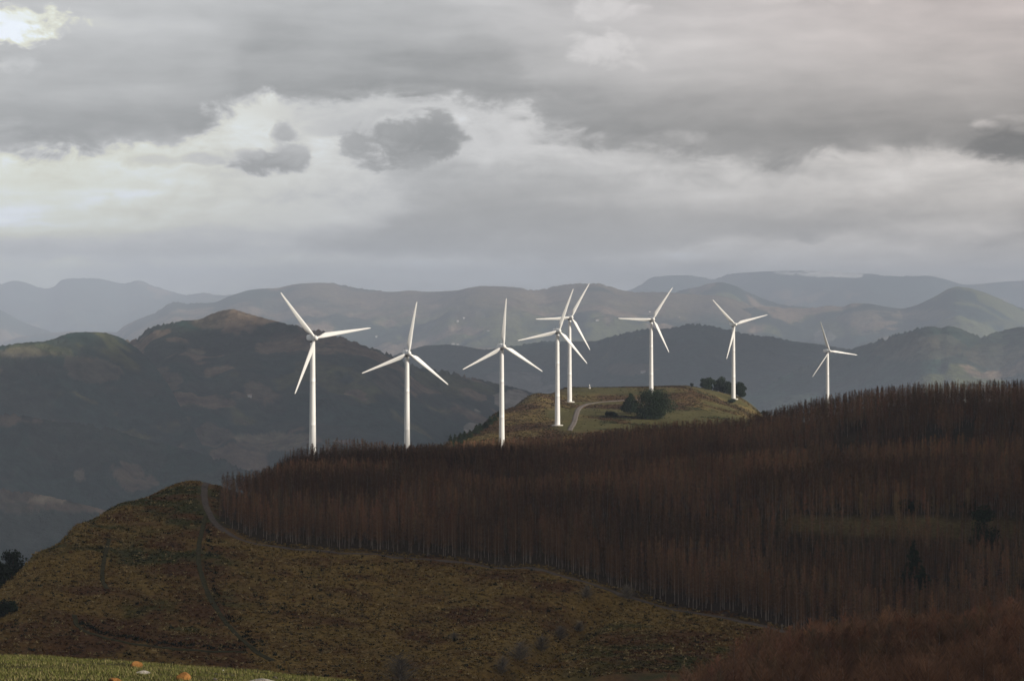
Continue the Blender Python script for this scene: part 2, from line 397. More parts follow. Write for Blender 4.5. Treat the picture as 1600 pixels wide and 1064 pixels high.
HG = HG + 3.0 * sm(745, 840, YG) * sm(1240, 1150, YG) * sm(380, 470, PXG)
HG = HG + 2.0 * sm(850, 980, YG) * sm(1230, 1120, YG) * sm(420, 490, PXG) * sm(900, 780, PXG)
rough_amp = sm(60, 500, YG)
HG = HG + rough_amp * ((fbm(XG / 26, YG / 26, 4, 3) - 0.5) * 1.5 + (fbm(XG / 5, YG / 5, 3, 5) - 0.5) * 0.7) * (0.35 + 0.65 * sm(-60, -75, HG) + 0.0)
HG = HG + (1 - rough_amp) * (fbm(XG / 1.6, YG / 1.6, 4, 8) - 0.5) * 0.22
LNY = np.log(YROW)
def H(px, Y):
    px = np.asarray(px, float); Y = np.asarray(Y, float)
    i = np.clip((px - PXC[0]) / 3.25, 0, len(PXC) - 1.001); a = np.floor(i).astype(int); fa = i - a
    j = np.clip(np.interp(np.log(np.maximum(Y, 1)), LNY, np.arange(len(YROW))), 0, len(YROW) - 1.001); b = np.floor(j).astype(int); fb = j - b
    return (HG[b, a] * (1 - fa) + HG[b, a + 1] * fa) * (1 - fb) + (HG[b + 1, a] * (1 - fa) + HG[b + 1, a + 1] * fa) * fb
def at(px, Y):
    return Vector(((px - 800) / F * Y, Y, float(H(px, Y))))
def hit(px, py, y0=440.0, y1=1900.0):
    """distance at which the line of sight through a pixel meets the hill"""
    ys = np.arange(y0, y1, 1.0)
    g = H(np.full_like(ys, px), ys) - P(py, ys)
    k = np.argmax(g >= 0)
    return float(ys[k]) if g[k] >= 0 else float(ys[np.argmax(g)])

# gully running down the slope below the track
_ga = [(955, 932), (930, 952), (900, 985), (868, 1004), (835, 1024), (800, 1042), (770, 1056)]
_gp = np.array([((a - 800) / F * hit(a, b), hit(a, b)) for a, b in _ga])
_gd = np.full(HG.shape, 99.0); _side = np.zeros(HG.shape)
for (ax_, ay_), (bx_, by_) in zip(_gp[:-1], _gp[1:]):
    t_ = np.clip(((XG - ax_) * (bx_ - ax_) + (YG - ay_) * (by_ - ay_)) / ((bx_ - ax_) ** 2 + (by_ - ay_) ** 2), 0, 1)
    d_ = np.hypot(XG - ax_ - t_ * (bx_ - ax_), YG - ay_ - t_ * (by_ - ay_)); _gd = np.minimum(_gd, d_)
HG = HG - 4.2 * np.exp(-(_gd / 5.0) ** 2)
# ground colours
n1 = fbm(XG / 34, YG / 34, 5, 21); n2 = fbm(XG / 11, YG / 11, 4, 31); n3 = fbm(XG / 70, YG / 70, 4, 41)
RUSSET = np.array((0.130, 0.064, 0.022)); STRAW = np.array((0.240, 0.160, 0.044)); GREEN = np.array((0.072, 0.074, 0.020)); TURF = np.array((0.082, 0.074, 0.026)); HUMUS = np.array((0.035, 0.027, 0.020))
def mixc(a, b, t): return a * (1 - t[..., None]) + b * t[..., None]
def groundcol(n1, n2, n3, px, Y):
    c = mixc(np.broadcast_to(RUSSET, n1.shape + (3,)), STRAW, sm(0.38, 0.58, n1 * 0.6 + n2 * 0.4))
    c = mixc(c, GREEN, sm(0.54, 0.66, n3 * 0.55 + n2 * 0.45))
    c = mixc(c, STRAW * 1.05, sm(330, 420, px) * sm(1000, 820, px) * sm(860, 780, Y) * sm(0.34, 0.54, n3 * 0.5 + n2 * 0.5) * 0.85)
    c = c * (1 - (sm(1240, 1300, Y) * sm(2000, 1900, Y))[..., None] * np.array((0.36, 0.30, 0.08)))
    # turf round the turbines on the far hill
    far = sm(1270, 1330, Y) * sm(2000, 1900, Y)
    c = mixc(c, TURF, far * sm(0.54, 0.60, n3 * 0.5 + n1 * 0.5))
    return mixc(c, TURF * 0.8, sm(62, 56, Y))
GC = groundcol(n1, n2, n3, PXG, YG)
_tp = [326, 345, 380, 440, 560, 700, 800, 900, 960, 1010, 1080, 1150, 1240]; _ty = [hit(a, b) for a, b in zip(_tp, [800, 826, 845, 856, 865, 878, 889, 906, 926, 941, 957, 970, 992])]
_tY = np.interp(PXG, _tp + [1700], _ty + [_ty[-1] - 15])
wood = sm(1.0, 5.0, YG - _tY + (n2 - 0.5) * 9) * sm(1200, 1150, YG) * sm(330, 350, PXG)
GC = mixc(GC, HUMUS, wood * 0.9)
GC = mixc(GC, np.array((0.125, 0.100, 0.045)), sm(752, 758, YG + 8 * (n2 - 0.5)) * sm(774, 767, YG + 8 * (n2 - 0.5)) * sm(1180, 1260, PXG) * sm(1640, 1560, PXG) * sm(0.35, 0.55, n1))
# turf strips beside the turbines and the road on the far hill
for (tx, ty, rx, ry) in ((905, 1395, 40, 45), (880, 1480, 26, 60), (935, 1600, 50, 14), (1120, 1735, 60, 30), (1010, 1660, 60, 10), (930, 1670, 60, 26)):
    GC = mixc(GC, TURF, np.clip(1.0 * sm(1.5, 0.4, ((PXG - tx) / rx) ** 2 + ((YG - ty) / ry) ** 2 + (n2 - 0.5) * 2.2), 0, 1))
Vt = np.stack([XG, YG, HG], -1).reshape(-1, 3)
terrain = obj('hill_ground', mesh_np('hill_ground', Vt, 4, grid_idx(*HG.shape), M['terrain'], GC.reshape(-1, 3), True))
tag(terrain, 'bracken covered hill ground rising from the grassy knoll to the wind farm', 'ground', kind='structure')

# ------------------------------------------------------------------ far valleys and mountains
vf = mesh_np('valley_floor', np.array([(-13400, -3400, -870), (13400, -3400, -870), (13400, 33400, -870), (-13400, 33400, -870)]), 4, np.arange(4), M['mountain'], np.tile((0.04, 0.045, 0.025), (4, 1)))
tag(obj('valley_floor', vf), 'dark wooded valley floor between the hills', 'ground', kind='structure')

FOREST = np.array((0.020, 0.044, 0.034)); LARCH = np.array((0.085, 0.062, 0.045)); PAST = np.array((0.080, 0.088, 0.038)); HEATH = np.array((0.165, 0.122, 0.085)); BARE_SUNLIT = np.array((0.33, 0.26, 0.18)); ROCK = np.array((0.34, 0.31, 0.28)); SNOW = np.array((0.85, 0.86, 0.88))
PALE = {'f': FOREST, 'l': LARCH, 'p': PAST, 'h': HEATH, 'b': BARE_SUNLIT, 'r': ROCK, 's': SNOW}
SURF = {}
def mountain(key, label, knots, Yc, L, foot, seed, step=3.0, rows=150, spur=0.22, jag=3.0, jagpx=3.2, cover=(0.5, 0.62), patches=(), m='mountain', slope=1.25, top=None, ynoise=0.07, hgain=1.0):
    kx = [k[0] for k in knots]; ky = [k[1] for k in knots]
    px = np.arange(max(-330, kx[0]), min(1930, kx[-1]) + 1, step)
    cpy = pchip(kx, np.array(ky, float), px)
    if isinstance(Yc, list): Yc = pchip([q[0] for q in Yc], np.array([q[1] for q in Yc], float), px)
    yc = Yc * (1 + ynoise * 2 * (fbm(px / 260.0, px * 0 + seed, 3, seed) - 0.5))
    j = (fbm(px / jagpx, px * 0 + 3.3, 2, seed + 5) - 0.5) * 2 * jag * (0.3 + 1.4 * sm(0.4, 0.65, fbm(px / 70, px * 0 + 9.9, 2, seed + 6)))
    cz = -(cpy - HOR) / F * yc
    cz = np.maximum(cz, foot + 2)
    s = np.concatenate([[-0.3, -0.15], np.linspace(0, 1, rows) ** 0.85, 1 + np.linspace(0, 0.5, 22)[1:] ** 1.1])   # 0 foot, 1 crest, beyond: back slope
    S, PX = np.meshgrid(s, px, indexing='ij')
    YC = np.broadcast_to(yc, S.shape); CZ = np.broadcast_to(cz, S.shape)
    Y = YC - L * (1 - S)
    X = (PX - 800) / F * Y
    wv = L * 0.42
    rg = ridged((X + 0.35 * wv * fbm(X / wv, Y / wv, 3, seed + 1)) / wv, Y / (wv * 2.2), 5, seed + 2) - 0.55
    hgt = CZ - foot
    fr = np.where(S <= 1, np.clip(S, 0, 1) ** slope, np.clip(1 - (S - 1) * 1.9, 0, 1))
    env = np.clip(S, 0, 1) * np.clip(1 - S, 0, 1) * 4 + 0.25 * np.clip(S - 1, 0, 1)
    Z = foot + hgt * fr + hgt * spur * env * rg * 1.6 + env * (fbm(X / (wv * .12), Y / (wv * .12), 4, seed + 3) - 0.5) * L * 0.035
    Z = Z + np.clip(S, 0, 1) * (fbm(X / (jag * 4 + 1), Y / (jag * 4 + 1), 3, seed + 12) - 0.5) * jag * 1.6 * (S < 0.985)
    Z = Z + np.broadcast_to(j, S.shape) * sm(1 - 0.012, 1.0, S) * sm(1.06, 1.0, S)
    Z = np.where(S < 0, foot + S / 0.3 * (foot + 870), Z)
    PY = HOR - Z / Y * F
    a = fbm(X / (L * .16), Y / (L * .16), 5, seed + 7); b = fbm(X / (L * .045), Y / (L * .045), 4, seed + 8); c3 = fbm(X / (L * .3), Y / (L * .3), 4, seed + 9)
    f = a * 0.6 + b * 0.4
    C = mixc(np.broadcast_to(FOREST, S.shape + (3,)), LARCH, sm(0.42, 0.5, c3 * 0.5 + b * 0.5) * 0.22)
    C = mixc(C, PAST * hgain, sm(cover[0], cover[0] + 0.035, f))
    C = mixc(C, HEATH * hgain, sm(cover[1], cover[1] + 0.03, c3 * 0.55 + b * 0.45))
    if top: C = mixc(C, PALE[top[0]], sm(top[1], top[2], S) * sm(0.40, 0.5, f) * top[3])
    for (qx, qy, rx, ry, k, op) in patches:  # clearings, rock and snow, plus pale spots with sunlight put into the colour
        d = ((PX - qx) / rx) ** 2 + ((PY - qy) / ry) ** 2 + (a - 0.5) * 6.5 + (b - 0.5) * 4.0
        C = mixc(C, PALE[k], sm(1.15, 0.75, d) * op * (0.55 + 0.9 * np.clip(b, 0.2, 0.5)))
    o = obj('mountain', mesh_np('mountain', np.stack([X, Y, Z], -1).reshape(-1, 3), 4, grid_idx(*S.shape), M[m], C.reshape(-1, 3), True))
    tag(o, label, 'mountain', kind='structure')
    SURF[key] = (PX, PY, X, Y, Z, S)
    return o

mountain('A', 'dark wooded mountain with a brown summit left behind the tallest turbine',
    [(-330, 640), (0, 600), (120, 560), (199, 532), (214, 528), (241, 508), (263, 506), (282, 501), (308, 500), (327, 492), (345, 486), (361, 483), (380, 488), (413, 497), (451, 507), (485, 513), (525, 524), (556, 535), (587, 546), (619, 558), (650, 571), (681, 578), (712, 583), (744, 592), (775, 599), (806, 606), (840, 616), (900, 640), (1000, 680), (1200, 760)],
    5760, 2430, -560, 11, step=2.4, rows=210, jag=6.0, jagpx=2.6, cover=(0.60, 0.57), spur=0.2,
    patches=[(370, 497, 46, 16, 'h', 0.75), (470, 533, 55, 20, 'h', 0.55), (205, 578, 20, 34, 'h', 0.8), (170, 574, 34, 16, 'b', 0.45), (245, 610, 40, 36, 'h', 0.7), (262, 662, 26, 34, 'b', 0.8), (300, 553, 22, 10, 'b', 0.5), (318, 690, 40, 32, 'h', 0.7), (405, 612, 34, 22, 'h', 0.6), (440, 688, 60, 13, 'b', 0.5), (585, 600, 60, 30, 'h', 0.35), (700, 600, 80, 16, 'p', 0.8), (640, 560, 26, 10, 'p', 0.5), (806, 622, 24, 12, 'r', 0.8), (742, 664, 13, 18, 'r', 0.9), (390, 700, 30, 12, 'h', .5)])
mountain('A0', 'wooded spur with a grassy crest painted sunlit at the far left',
    [(-330, 575), (-100, 552), (0, 541), (41, 535), (70, 533), (113, 520), (140, 519), (162, 520), (185, 526), (205, 538), (232, 560), (262, 600), (290, 650), (320, 700), (380, 770), (460, 840)],
    [(-330, 4740), (60, 4990), (140, 5110), (200, 5190), (232, 5160), (262, 5030), (320, 4630), (460, 4220)], 1280, -540, 23, ynoise=0.0, step=2.4, rows=150, jag=4.8, jagpx=2.6, cover=(0.62, 0.60),
    patches=[(60, 545, 75, 9, 'p', 0.85), (10, 552, 60, 9, 'b', 0.35), (150, 572, 40, 16, 'h', 0.5)])  # crest patch has its sunlight put into the pasture colour
mountain('A1', 'dark forested ridge with a felled block low at the left',
    [(-330, 628), (0, 646), (40, 650), (80, 657), (150, 664), (225, 686), (300, 704), (400, 738), (480, 770), (560, 810), (700, 870)],
    3910, 790, -540, 37, step=2.4, rows=120, jag=6.8, jagpx=2.4, cover=(0.70, 0.72),
    patches=[(15, 656, 22, 10, 'h', 0.8), (52, 658, 22, 5, 'h', 0.7), (204, 742, 30, 26, 'h', 0.75), (126, 742, 9, 8, 'b', 0.4)])
mountain('A2', 'low ridge carrying a pale track at the lower left',
    [(-330, 742), (0, 764), (60, 772), (130, 788), (190, 803), (260, 826), (330, 860), (450, 930), (600, 1000)],
    3140, 670, -540, 43, step=2.4, rows=100, jag=3.8, jagpx=2.4, cover=(0.72, 0.74),
    patches=[(40, 772, 60, 7, 'h', 0.8), (76, 780, 22, 6, 'b', 0.9), (140, 793, 55, 6, 'h', 0.8), (70, 792, 60, 5, 'h', 0.5), (190, 806, 30, 4, 'h', 0.6)])
mountain('B', 'long bluish mountain ridge stretching behind the turbines',
    [(-60, 560), (40, 525), (120, 518), (180, 519), (195, 509), (211, 501), (241, 489), (276, 472), (293, 474), (331, 473), (361, 462), (398, 452), (432, 450), (462, 444), (494, 442), (519, 442.5), (534, 445.5), (550, 448.5), (587, 454), (612, 456), (641, 454), (666, 456), (712, 454), (731, 450), (753, 447), (775, 447.5), (800, 448.5), (834, 453), (850, 452), (869, 447), (887, 444.5), (919, 442.5), (937, 443.5), (950, 447), (975, 454), (1000, 457), (1031, 456.5), (1081, 460), (1131, 463.5), (1159, 472), (1190, 484), (1240, 500), (1320, 520), (1450, 545)],
    17670, 7410, -864, 51, step=2.4, rows=190, jag=6.0, cover=(0.55, 0.56), spur=0.20, hgain=1.3, top=('h', 0.72, 0.95, 0.8),
    patches=[(615, 470, 75, 8, 'h', 0.9), (697, 479, 26, 9, 'b', 0.8), (850, 466, 56, 13, 'b', 0.55), (810, 505, 70, 12, 'p', 0.9), (730, 500, 40, 20, 'h', .5), (500, 475, 60, 12, 'h', .5), (690, 533, 26, 8, 'p', 0.9), (950, 510, 40, 12, 'p', 0.9), (1040, 480, 60, 9, 'h', 0.5)])
mountain('B2', 'pale rounded summit rising beyond the long ridge',
    [(960, 520), (1000, 482), (1050, 460), (1066, 453), (1090, 448.5), (1106, 443.5), (1125, 441), (1144, 445), (1169, 456.5), (1194, 467), (1222, 476), (1260, 480), (1330, 500), (1420, 520)],
    20520, 4940, -864, 63, rows=90, jag=4.5, m='far', cover=(0.55, 0.58), hgain=1.3)
mountain('C', 'dark blue wooded ridge across the middle behind the turbine hill',
    [(520, 620), (600, 562), (640, 547), (666, 540), (697, 538.5), (728, 541.5), (759, 546), (800, 541), (862, 533), (925, 533), (956, 525), (987, 518), (1019, 512.5), (1050, 511.5), (1081, 506), (1112, 509), (1140, 515.5), (1159, 520.5), (1190, 525), (1222, 530), (1253, 535), (1281, 538), (1330, 547), (1400, 566), (1500, 600), (1700, 680)],
    10080, 3680, -720, 71, step=2.4, rows=150, jag=6.3, jagpx=2.4, cover=(0.64, 0.66), spur=0.16,
    patches=[(985, 575, 30, 8, 'h', 0.5), (820, 600, 40, 20, 'r', 0.35), (880, 560, 60, 12, 'p', 0.4)])
mountain('D', 'dark wooded twin topped hill at the right',
    [(1080, 660), (1180, 612), (1250, 576), (1330, 545), (1355, 537.5), (1383, 529), (1411, 519), (1440, 511.5), (1456, 510), (1470, 512.5), (1482, 509.5), (1499, 513), (1518, 522), (1533, 527), (1547, 522), (1572, 515), (1600, 510), (1700, 500), (1930, 520)],
    8000, 2880, -720, 83, step=2.4, rows=140, jag=6.6, jagpx=2.4, cover=(0.63, 0.66), spur=0.16,
    patches=[(1440, 545, 50, 14, 'h', 0.35), (1560, 560, 50, 16, 'h', 0.3)])
mountain('E', 'hazy ridge with a peaked summit and pasture painted sunlit at the right',
    [(980, 545), (1060, 512), (1120, 490), (1200, 479), (1237, 482), (1270, 480.5), (1293, 477.5), (1316, 479), (1332, 474), (1355, 474.5), (1383, 479), (1409, 482), (1425, 479), (1445, 471), (1465, 461), (1482, 451.5), (1496, 448), (1513, 450), (1533, 455.5), (1555, 464), (1578, 474), (1600, 483), (1680, 500), (1930, 520)],
    17480, 6270, -864, 97, step=2.4, rows=170, jag=5.2, cover=(0.54, 0.6), spur=0.2, hgain=1.4,
    patches=[(1350, 503, 34, 14, 'b', 0.7), (1310, 512, 30, 10, 'p', 0.8), (1440, 492, 50, 8, 'b', 0.4), (1285, 525, 14, 8, 'r', 0.5), (1580, 505, 60, 5, 'p', 0.9)])  # first pale patch is sunlight put into the pasture colour
mountain('K', 'pale foothill at the far left edge under the hazy massif',
    [(-330, 440), (-100, 462), (0, 484), (23, 497), (45, 507), (64, 513), (90, 522), (140, 540)],
    20900, 4940, -864, 101, rows=80, jag=4.5, m='far', cover=(0.55, 0.58))
mountain('F', 'hazy blue massif far away at the left',
    [(-330, 452), (-100, 446), (0, 444), (24, 438.5), (45, 443.5), (71, 451), (81, 449.5), (98, 437), (120, 434.5), (154, 435.5), (169, 438.5), (192, 443), (218, 438.5), (237, 446), (271, 456), (293, 461), (320, 457), (338, 461.5), (370, 460), (420, 476), (520, 500)],
    27000, 5510, -864, 113, rows=80, jag=6.0, m='far', cover=(0.6, 0.62))
mountain('N', 'faint grey range on the horizon at the right with snow on top',
    [(860, 500), (960, 462), (1000, 446), (1020, 433), (1070, 430), (1115, 436), (1140, 428), (1180, 425), (1225, 423.5), (1275, 423), (1325, 426), (1360, 428), (1400, 432), (1450, 431), (1475, 436), (1510, 445), (1560, 441), (1600, 438), (1930, 430)],
    28500, 5510, -864, 127, rows=80, jag=7.5, m='far', cover=(0.6, 0.62),
    patches=[(1278, 427, 32, 3.6, 's', 1), (1328, 429, 20, 3.0, 's', 1), (1228, 427, 14, 2.6, 's', 0.9)])

# ------------------------------------------------------------------ paths
PATHS = []
def strip(name, pts, width, m, label, lift=0.18, byY=False):
    P3 = [(px, (q if byY else hit(px, q))) for px, q in pts]
    pw = np.array([((a - 800) / F * b, b) for a, b in P3])
    d = np.concatenate([[0], np.cumsum(np.hypot(*np.diff(pw, axis=0).T))])
    q = np.arange(0, d[-1], 1.2)
    c = pchip(d, pw, q)
    for _ in range(3): c[1:-1] = (c[:-2] + 2 * c[1:-1] + c[2:]) / 4
    t = np.gradient(c, axis=0); t /= np.maximum(np.hypot(t[:, 0], t[:, 1]), 1e-6)[:, None]
    nrm = np.stack([-t[:, 1], t[:, 0]], 1)
    nx = 7
    V = []
    for k in range(nx):
        s = (k / (nx - 1) - 0.5) * width
        wob = (fbm(q / 4, q * 0 + k * 3.1, 3, 5) - 0.5) * width * 0.45 if k in (0, nx - 1) else 0
        p = c + nrm * (s + wob if np.ndim(wob) == 0 else (s + wob)[:, None])
        z = H(800 + F * p[:, 0] / p[:, 1], p[:, 1]) + (lift if 0 < k < nx - 1 else -0.3)
        V.append(np.column_stack([p, z]))
    V = np.stack(V, 1)
    o = obj(name, mesh_np(name, V.reshape(-1, 3), 4, grid_idx(*V.shape[:2]), m, None, True))
    PATHS.append((c, width))
    return tag(o, label, 'path', kind='structure'), c
_, track_c = strip('track', [(325, 752), (319, 775), (326, 800), (345, 826), (380, 845), (440, 856), (560, 865), (700, 878), (800, 889), (900, 906), (960, 926), (1010, 941), (1080, 957), (1150, 970), (1240, 992)], 2.7, M['track'], 'dirt track curving along the lower edge of the larch plantation')
strip('grass_path', [(322, 806), (313, 840), (310, 870), (322, 920), (345, 962), (370, 992), (395, 1015), (430, 1036)], 1.8, M['grasspath'], 'worn grass path running down the bracken slope from the track')
strip('grass_path', [(116, 962), (122, 980), (160, 996), (220, 1008), (300, 1017), (392, 1021)], 1.6, M['grasspath'], 'narrow grass path curving along the foot of the bracken slope')
strip('grass_path', [(170, 842), (162, 880), (160, 905), (168, 922)], 1.5, M['grasspath'], 'short faint green path on the left shoulder of the slope')
_, road_c = strip('road', [(890, 1366), (897, 1420), (901, 1500), (905, 1550), (914, 1585), (935, 1606), (970, 1618), (1003, 1622)], 3.9, M['road'], 'pale gravel road climbing the turbine hill past the pines', 0.25, True)

# ------------------------------------------------------------------ wind turbines
def lathe(name, rz, seg, m):
    a = np.linspace(0, 2 * np.pi, seg, False)
    V = [(r * math.cos(t), r * math.sin(t), z) for r, z in rz for t in a]
    idx = []
    for i in range(len(rz) - 1):
        for k in range(seg):
            idx += [i * seg + k, i * seg + (k + 1) % seg, (i + 1) * seg + (k + 1) % seg, (i + 1) * seg + k]
    return mesh_np(name, np.array(V), 4, np.array(idx), m, None, True)
HUB = 55.0
tower_rz = [(1.58, -4.0)]
for i in range(29):
    t = i / 28; z = 0.3 + (HUB - 1.9 - 0.3) * t
    r = 1.56 - 0.52 * t - 0.04 * math.sin(math.pi * t)
    tower_rz.append((r, z))
    if i in (9, 19): tower_rz += [(r + 0.008, z + 0.02), (r + 0.008, z + 0.10), (r - 0.004, z + 0.12)]
me_tower = lathe('tower', tower_rz, 40, M['white'])
me_bearing = lathe('yaw_bearing', [(0.0, HUB - 1.93), (1.22, HUB - 1.92), (1.22, HUB - 1.42), (0.0, HUB - 1.41)], 32, M['dark'])
me_found = lathe('foundation', [(0.0, -0.6), (3.3, -0.6), (3.3, 0.22), (3.15, 0.3), (0.0, 0.3)], 40, M['concrete'])
def nacelle_mesh():
    secs = [(-1.75, 0.95, 1.0, 0), (-1.5, 1.2, 1.22, 0), (0.5, 1.32, 1.38, 0.02), (3.6, 1.3, 1.32, 0.06), (4.9, 1.12, 1.12, 0.12), (5.2, 0.85, 0.85, 0.12)]
    V = []; n = 28
    for y, a, b, zo in secs:
        for k in range(n):
            t = 2 * math.pi * k / n; c, s = math.cos(t), math.sin(t)
            V.append((a * math.copysign(abs(c) ** 0.5, c), y, HUB + zo + b * math.copysign(abs(s) ** 0.5, s)))
    idx = []
    for i in range(len(secs) - 1):
        for k in range(n):
            idx += [i * n + k, i * n + (k + 1) % n, (i + 1) * n + (k + 1) % n, (i + 1) * n + k]
    bm = bmesh.new(); me = mesh_np('nacelle', np.array(V), 4, np.array(idx), M['nacelle'], None, True); bm.from_mesh(me)
    bm.verts.ensure_lookup_table()
    bm.faces.new([bm.verts[k] for k in range(n)]); bm.faces.new([bm.verts[(len(secs) - 1) * n + k] for k in reversed(range(n))])
    bmesh.ops.recalc_face_normals(bm, faces=bm.faces); bm.to_mesh(me); bm.free(); return me
me_nac = nacelle_mesh()
HY = -3.0                                                     # the hub lies 3 m in front of the tower axis
TILT = R(4)
me_hub = lathe('hub', [(0.0, -2.15), (0.35, -2.08), (0.72, -1.85), (1.0, -1.4), (1.16, -0.7), (1.2, 0.2), (1.12, 0.95), (0.6, 1.0), (0.0, 1.0)], 32, M['white'])
me_hub.transform(Matrix.Translation((0, HY, HUB)) @ Matrix.Rotation(TILT, 4, 'X') @ Matrix.Rotation(R(-90), 4, 'X'))
def blade_mesh(Rb=25.6, pitch=4.0, name='blade'):
    rr = [0.7, 1.4, 2.0, 2.8, 3.8, 4.9, 6.2, 8, 10, 12.5, 15, 17.5, 20, 22, 23.8, 24.8, 25.35, Rb]
    n = 18; V = []
    for r in rr:
        w = float(sm(1.3, 4.9, r))
        ch = 1.05 * (1 - w) + 2.25 * w if r <= 4.9 else np.interp(r, [4.9, 12, 20, 24.3, 25.3, Rb], [2.25, 1.6, 0.95, 0.62, 0.42, 0.10])
        th = np.interp(r, [0, 2, 4.9, 9, 16, 25.6], [1.0, 0.9, 0.34, 0.25, 0.19, 0.15]) * ch
        tw = R(pitch + np.interp(r, [0, 4.9, 10, 17, 25.6], [15, 13, 7, 3, 0]))
        off = 0.5 * (1 - w) + 0.28 * w
        for k in range(n):
            t = 2 * math.pi * k / n
            u = 0.5 - 0.5 * math.cos(t)                        # 0 leading, 1 trailing
            prof_ = math.sin(t) * 0.5
            foil = math.copysign((1.48 * math.sqrt(max(u, 0)) - 0.63 * u - 1.76 * u * u + 1.42 * u**3 - 0.51 * u**4) if 0 < u < 1 else 0, math.sin(t)) * 1.0
            tk = th * (prof_ * (1 - w) + foil * w)
            cx = (u - off) * ch
            ex = cx * math.cos(tw) + tk * math.sin(tw)         # in the rotor plane, towards the trailing edge
            ey = cx * math.sin(tw) - tk * math.cos(tw)         # downwind
            V.append((-ex, ey - 0.02 * r - 0.0006 * r * r, r))  # slight coning and bend
    idx = []
    for i in range(len(rr) - 1):
        for k in range(n):
            idx += [i * n + k, i * n + (k + 1) % n, (i + 1) * n + (k + 1) % n, (i + 1) * n + k]
    me = mesh_np(name, np.array(V), 4, np.array(idx), M['white'], None, True)
    bm = bmesh.new(); bm.from_mesh(me); bm.verts.ensure_lookup_table()
    bm.faces.new([bm.verts[(len(rr) - 1) * n + k] for k in range(n)])
    bmesh.ops.recalc_face_normals(bm, faces=bm.faces); bm.to_mesh(me); bm.free()
    return me
me_blade = blade_mesh(); me_blade_thin = blade_mesh(pitch=32.0)
me_mast = lathe('wind_sensor', [(0.05, HUB + 1.3), (0.04, HUB + 2.3), (0.16, HUB + 2.32), (0.16, HUB + 2.42), (0.0, HUB + 2.45)], 8, M['dark'])
me_mast.transform(Matrix.Translation((0, 4.2, 0)))
turbines = [  # px, distance, hub row, first blade angle, yaw, label
    (488.5, 1047, 528, 9.5, 24, 'tallest looking white wind turbine, leftmost of the row, one blade pointing right'),
    (636, 1189, 551.5, 82, 17, 'white wind turbine second from the left, rising from the larches with a blade up'),
    (784, 1284, 541, 88, 17, 'white wind turbine with one blade pointing straight up at the left foot of the hill'),
    (871, 1396, 517, 72, 16, 'white wind turbine beside the bend of the gravel road, nearer of the overlapping pair'),
    (890, 1606, 496, 62, 20, 'white wind turbine behind its neighbour, farther of the overlapping pair, blade pointing left'),
    (1017.5, 1647, 499, 58, 18, 'white wind turbine standing behind the two dark pines on the hill'),
    (1146, 1736, 507, 15.5, 18, 'white wind turbine beside the dark tree clump at the right end of the hill'),
    (1293, 1927, 548.5, 112.5, 24, 'smallest and farthest white wind turbine, rightmost, behind the larch skyline'),
]
for i, (px, Y, hy, a0, yaw, lab) in enumerate(turbines):
    zb = P(hy, Y) - HUB
    t = empty('wind_turbine', ((px - 800) / F * Y, Y, zb), R(yaw))
    tag(t, lab, 'wind turbine', 'white wind turbines along the ridge')
    obj('tower', me_tower, t)
    fo = obj('foundation', me_found, t); fo.location.z = min(2.0, max(-3.5, float(H(px, Y)) - zb + 0.1))
    nc = obj('nacelle', me_nac, t); obj('yaw_bearing', me_bearing, t)
    obj('wind_sensor', me_mast, nc)
    obj('hub', me_hub, t)
    for k in range(3):
        b = obj('blade', me_blade_thin if i == 7 else me_blade, t)
        th = R(90 - (a0 + 120 * k))                            # clockwise turn from straight up, seen from the front
        b.matrix_local = Matrix.Translation((0, HY - 0.1, HUB)) @ Matrix.Rotation(TILT, 4, 'X') @ Matrix.Rotation(th, 4, 'Y')

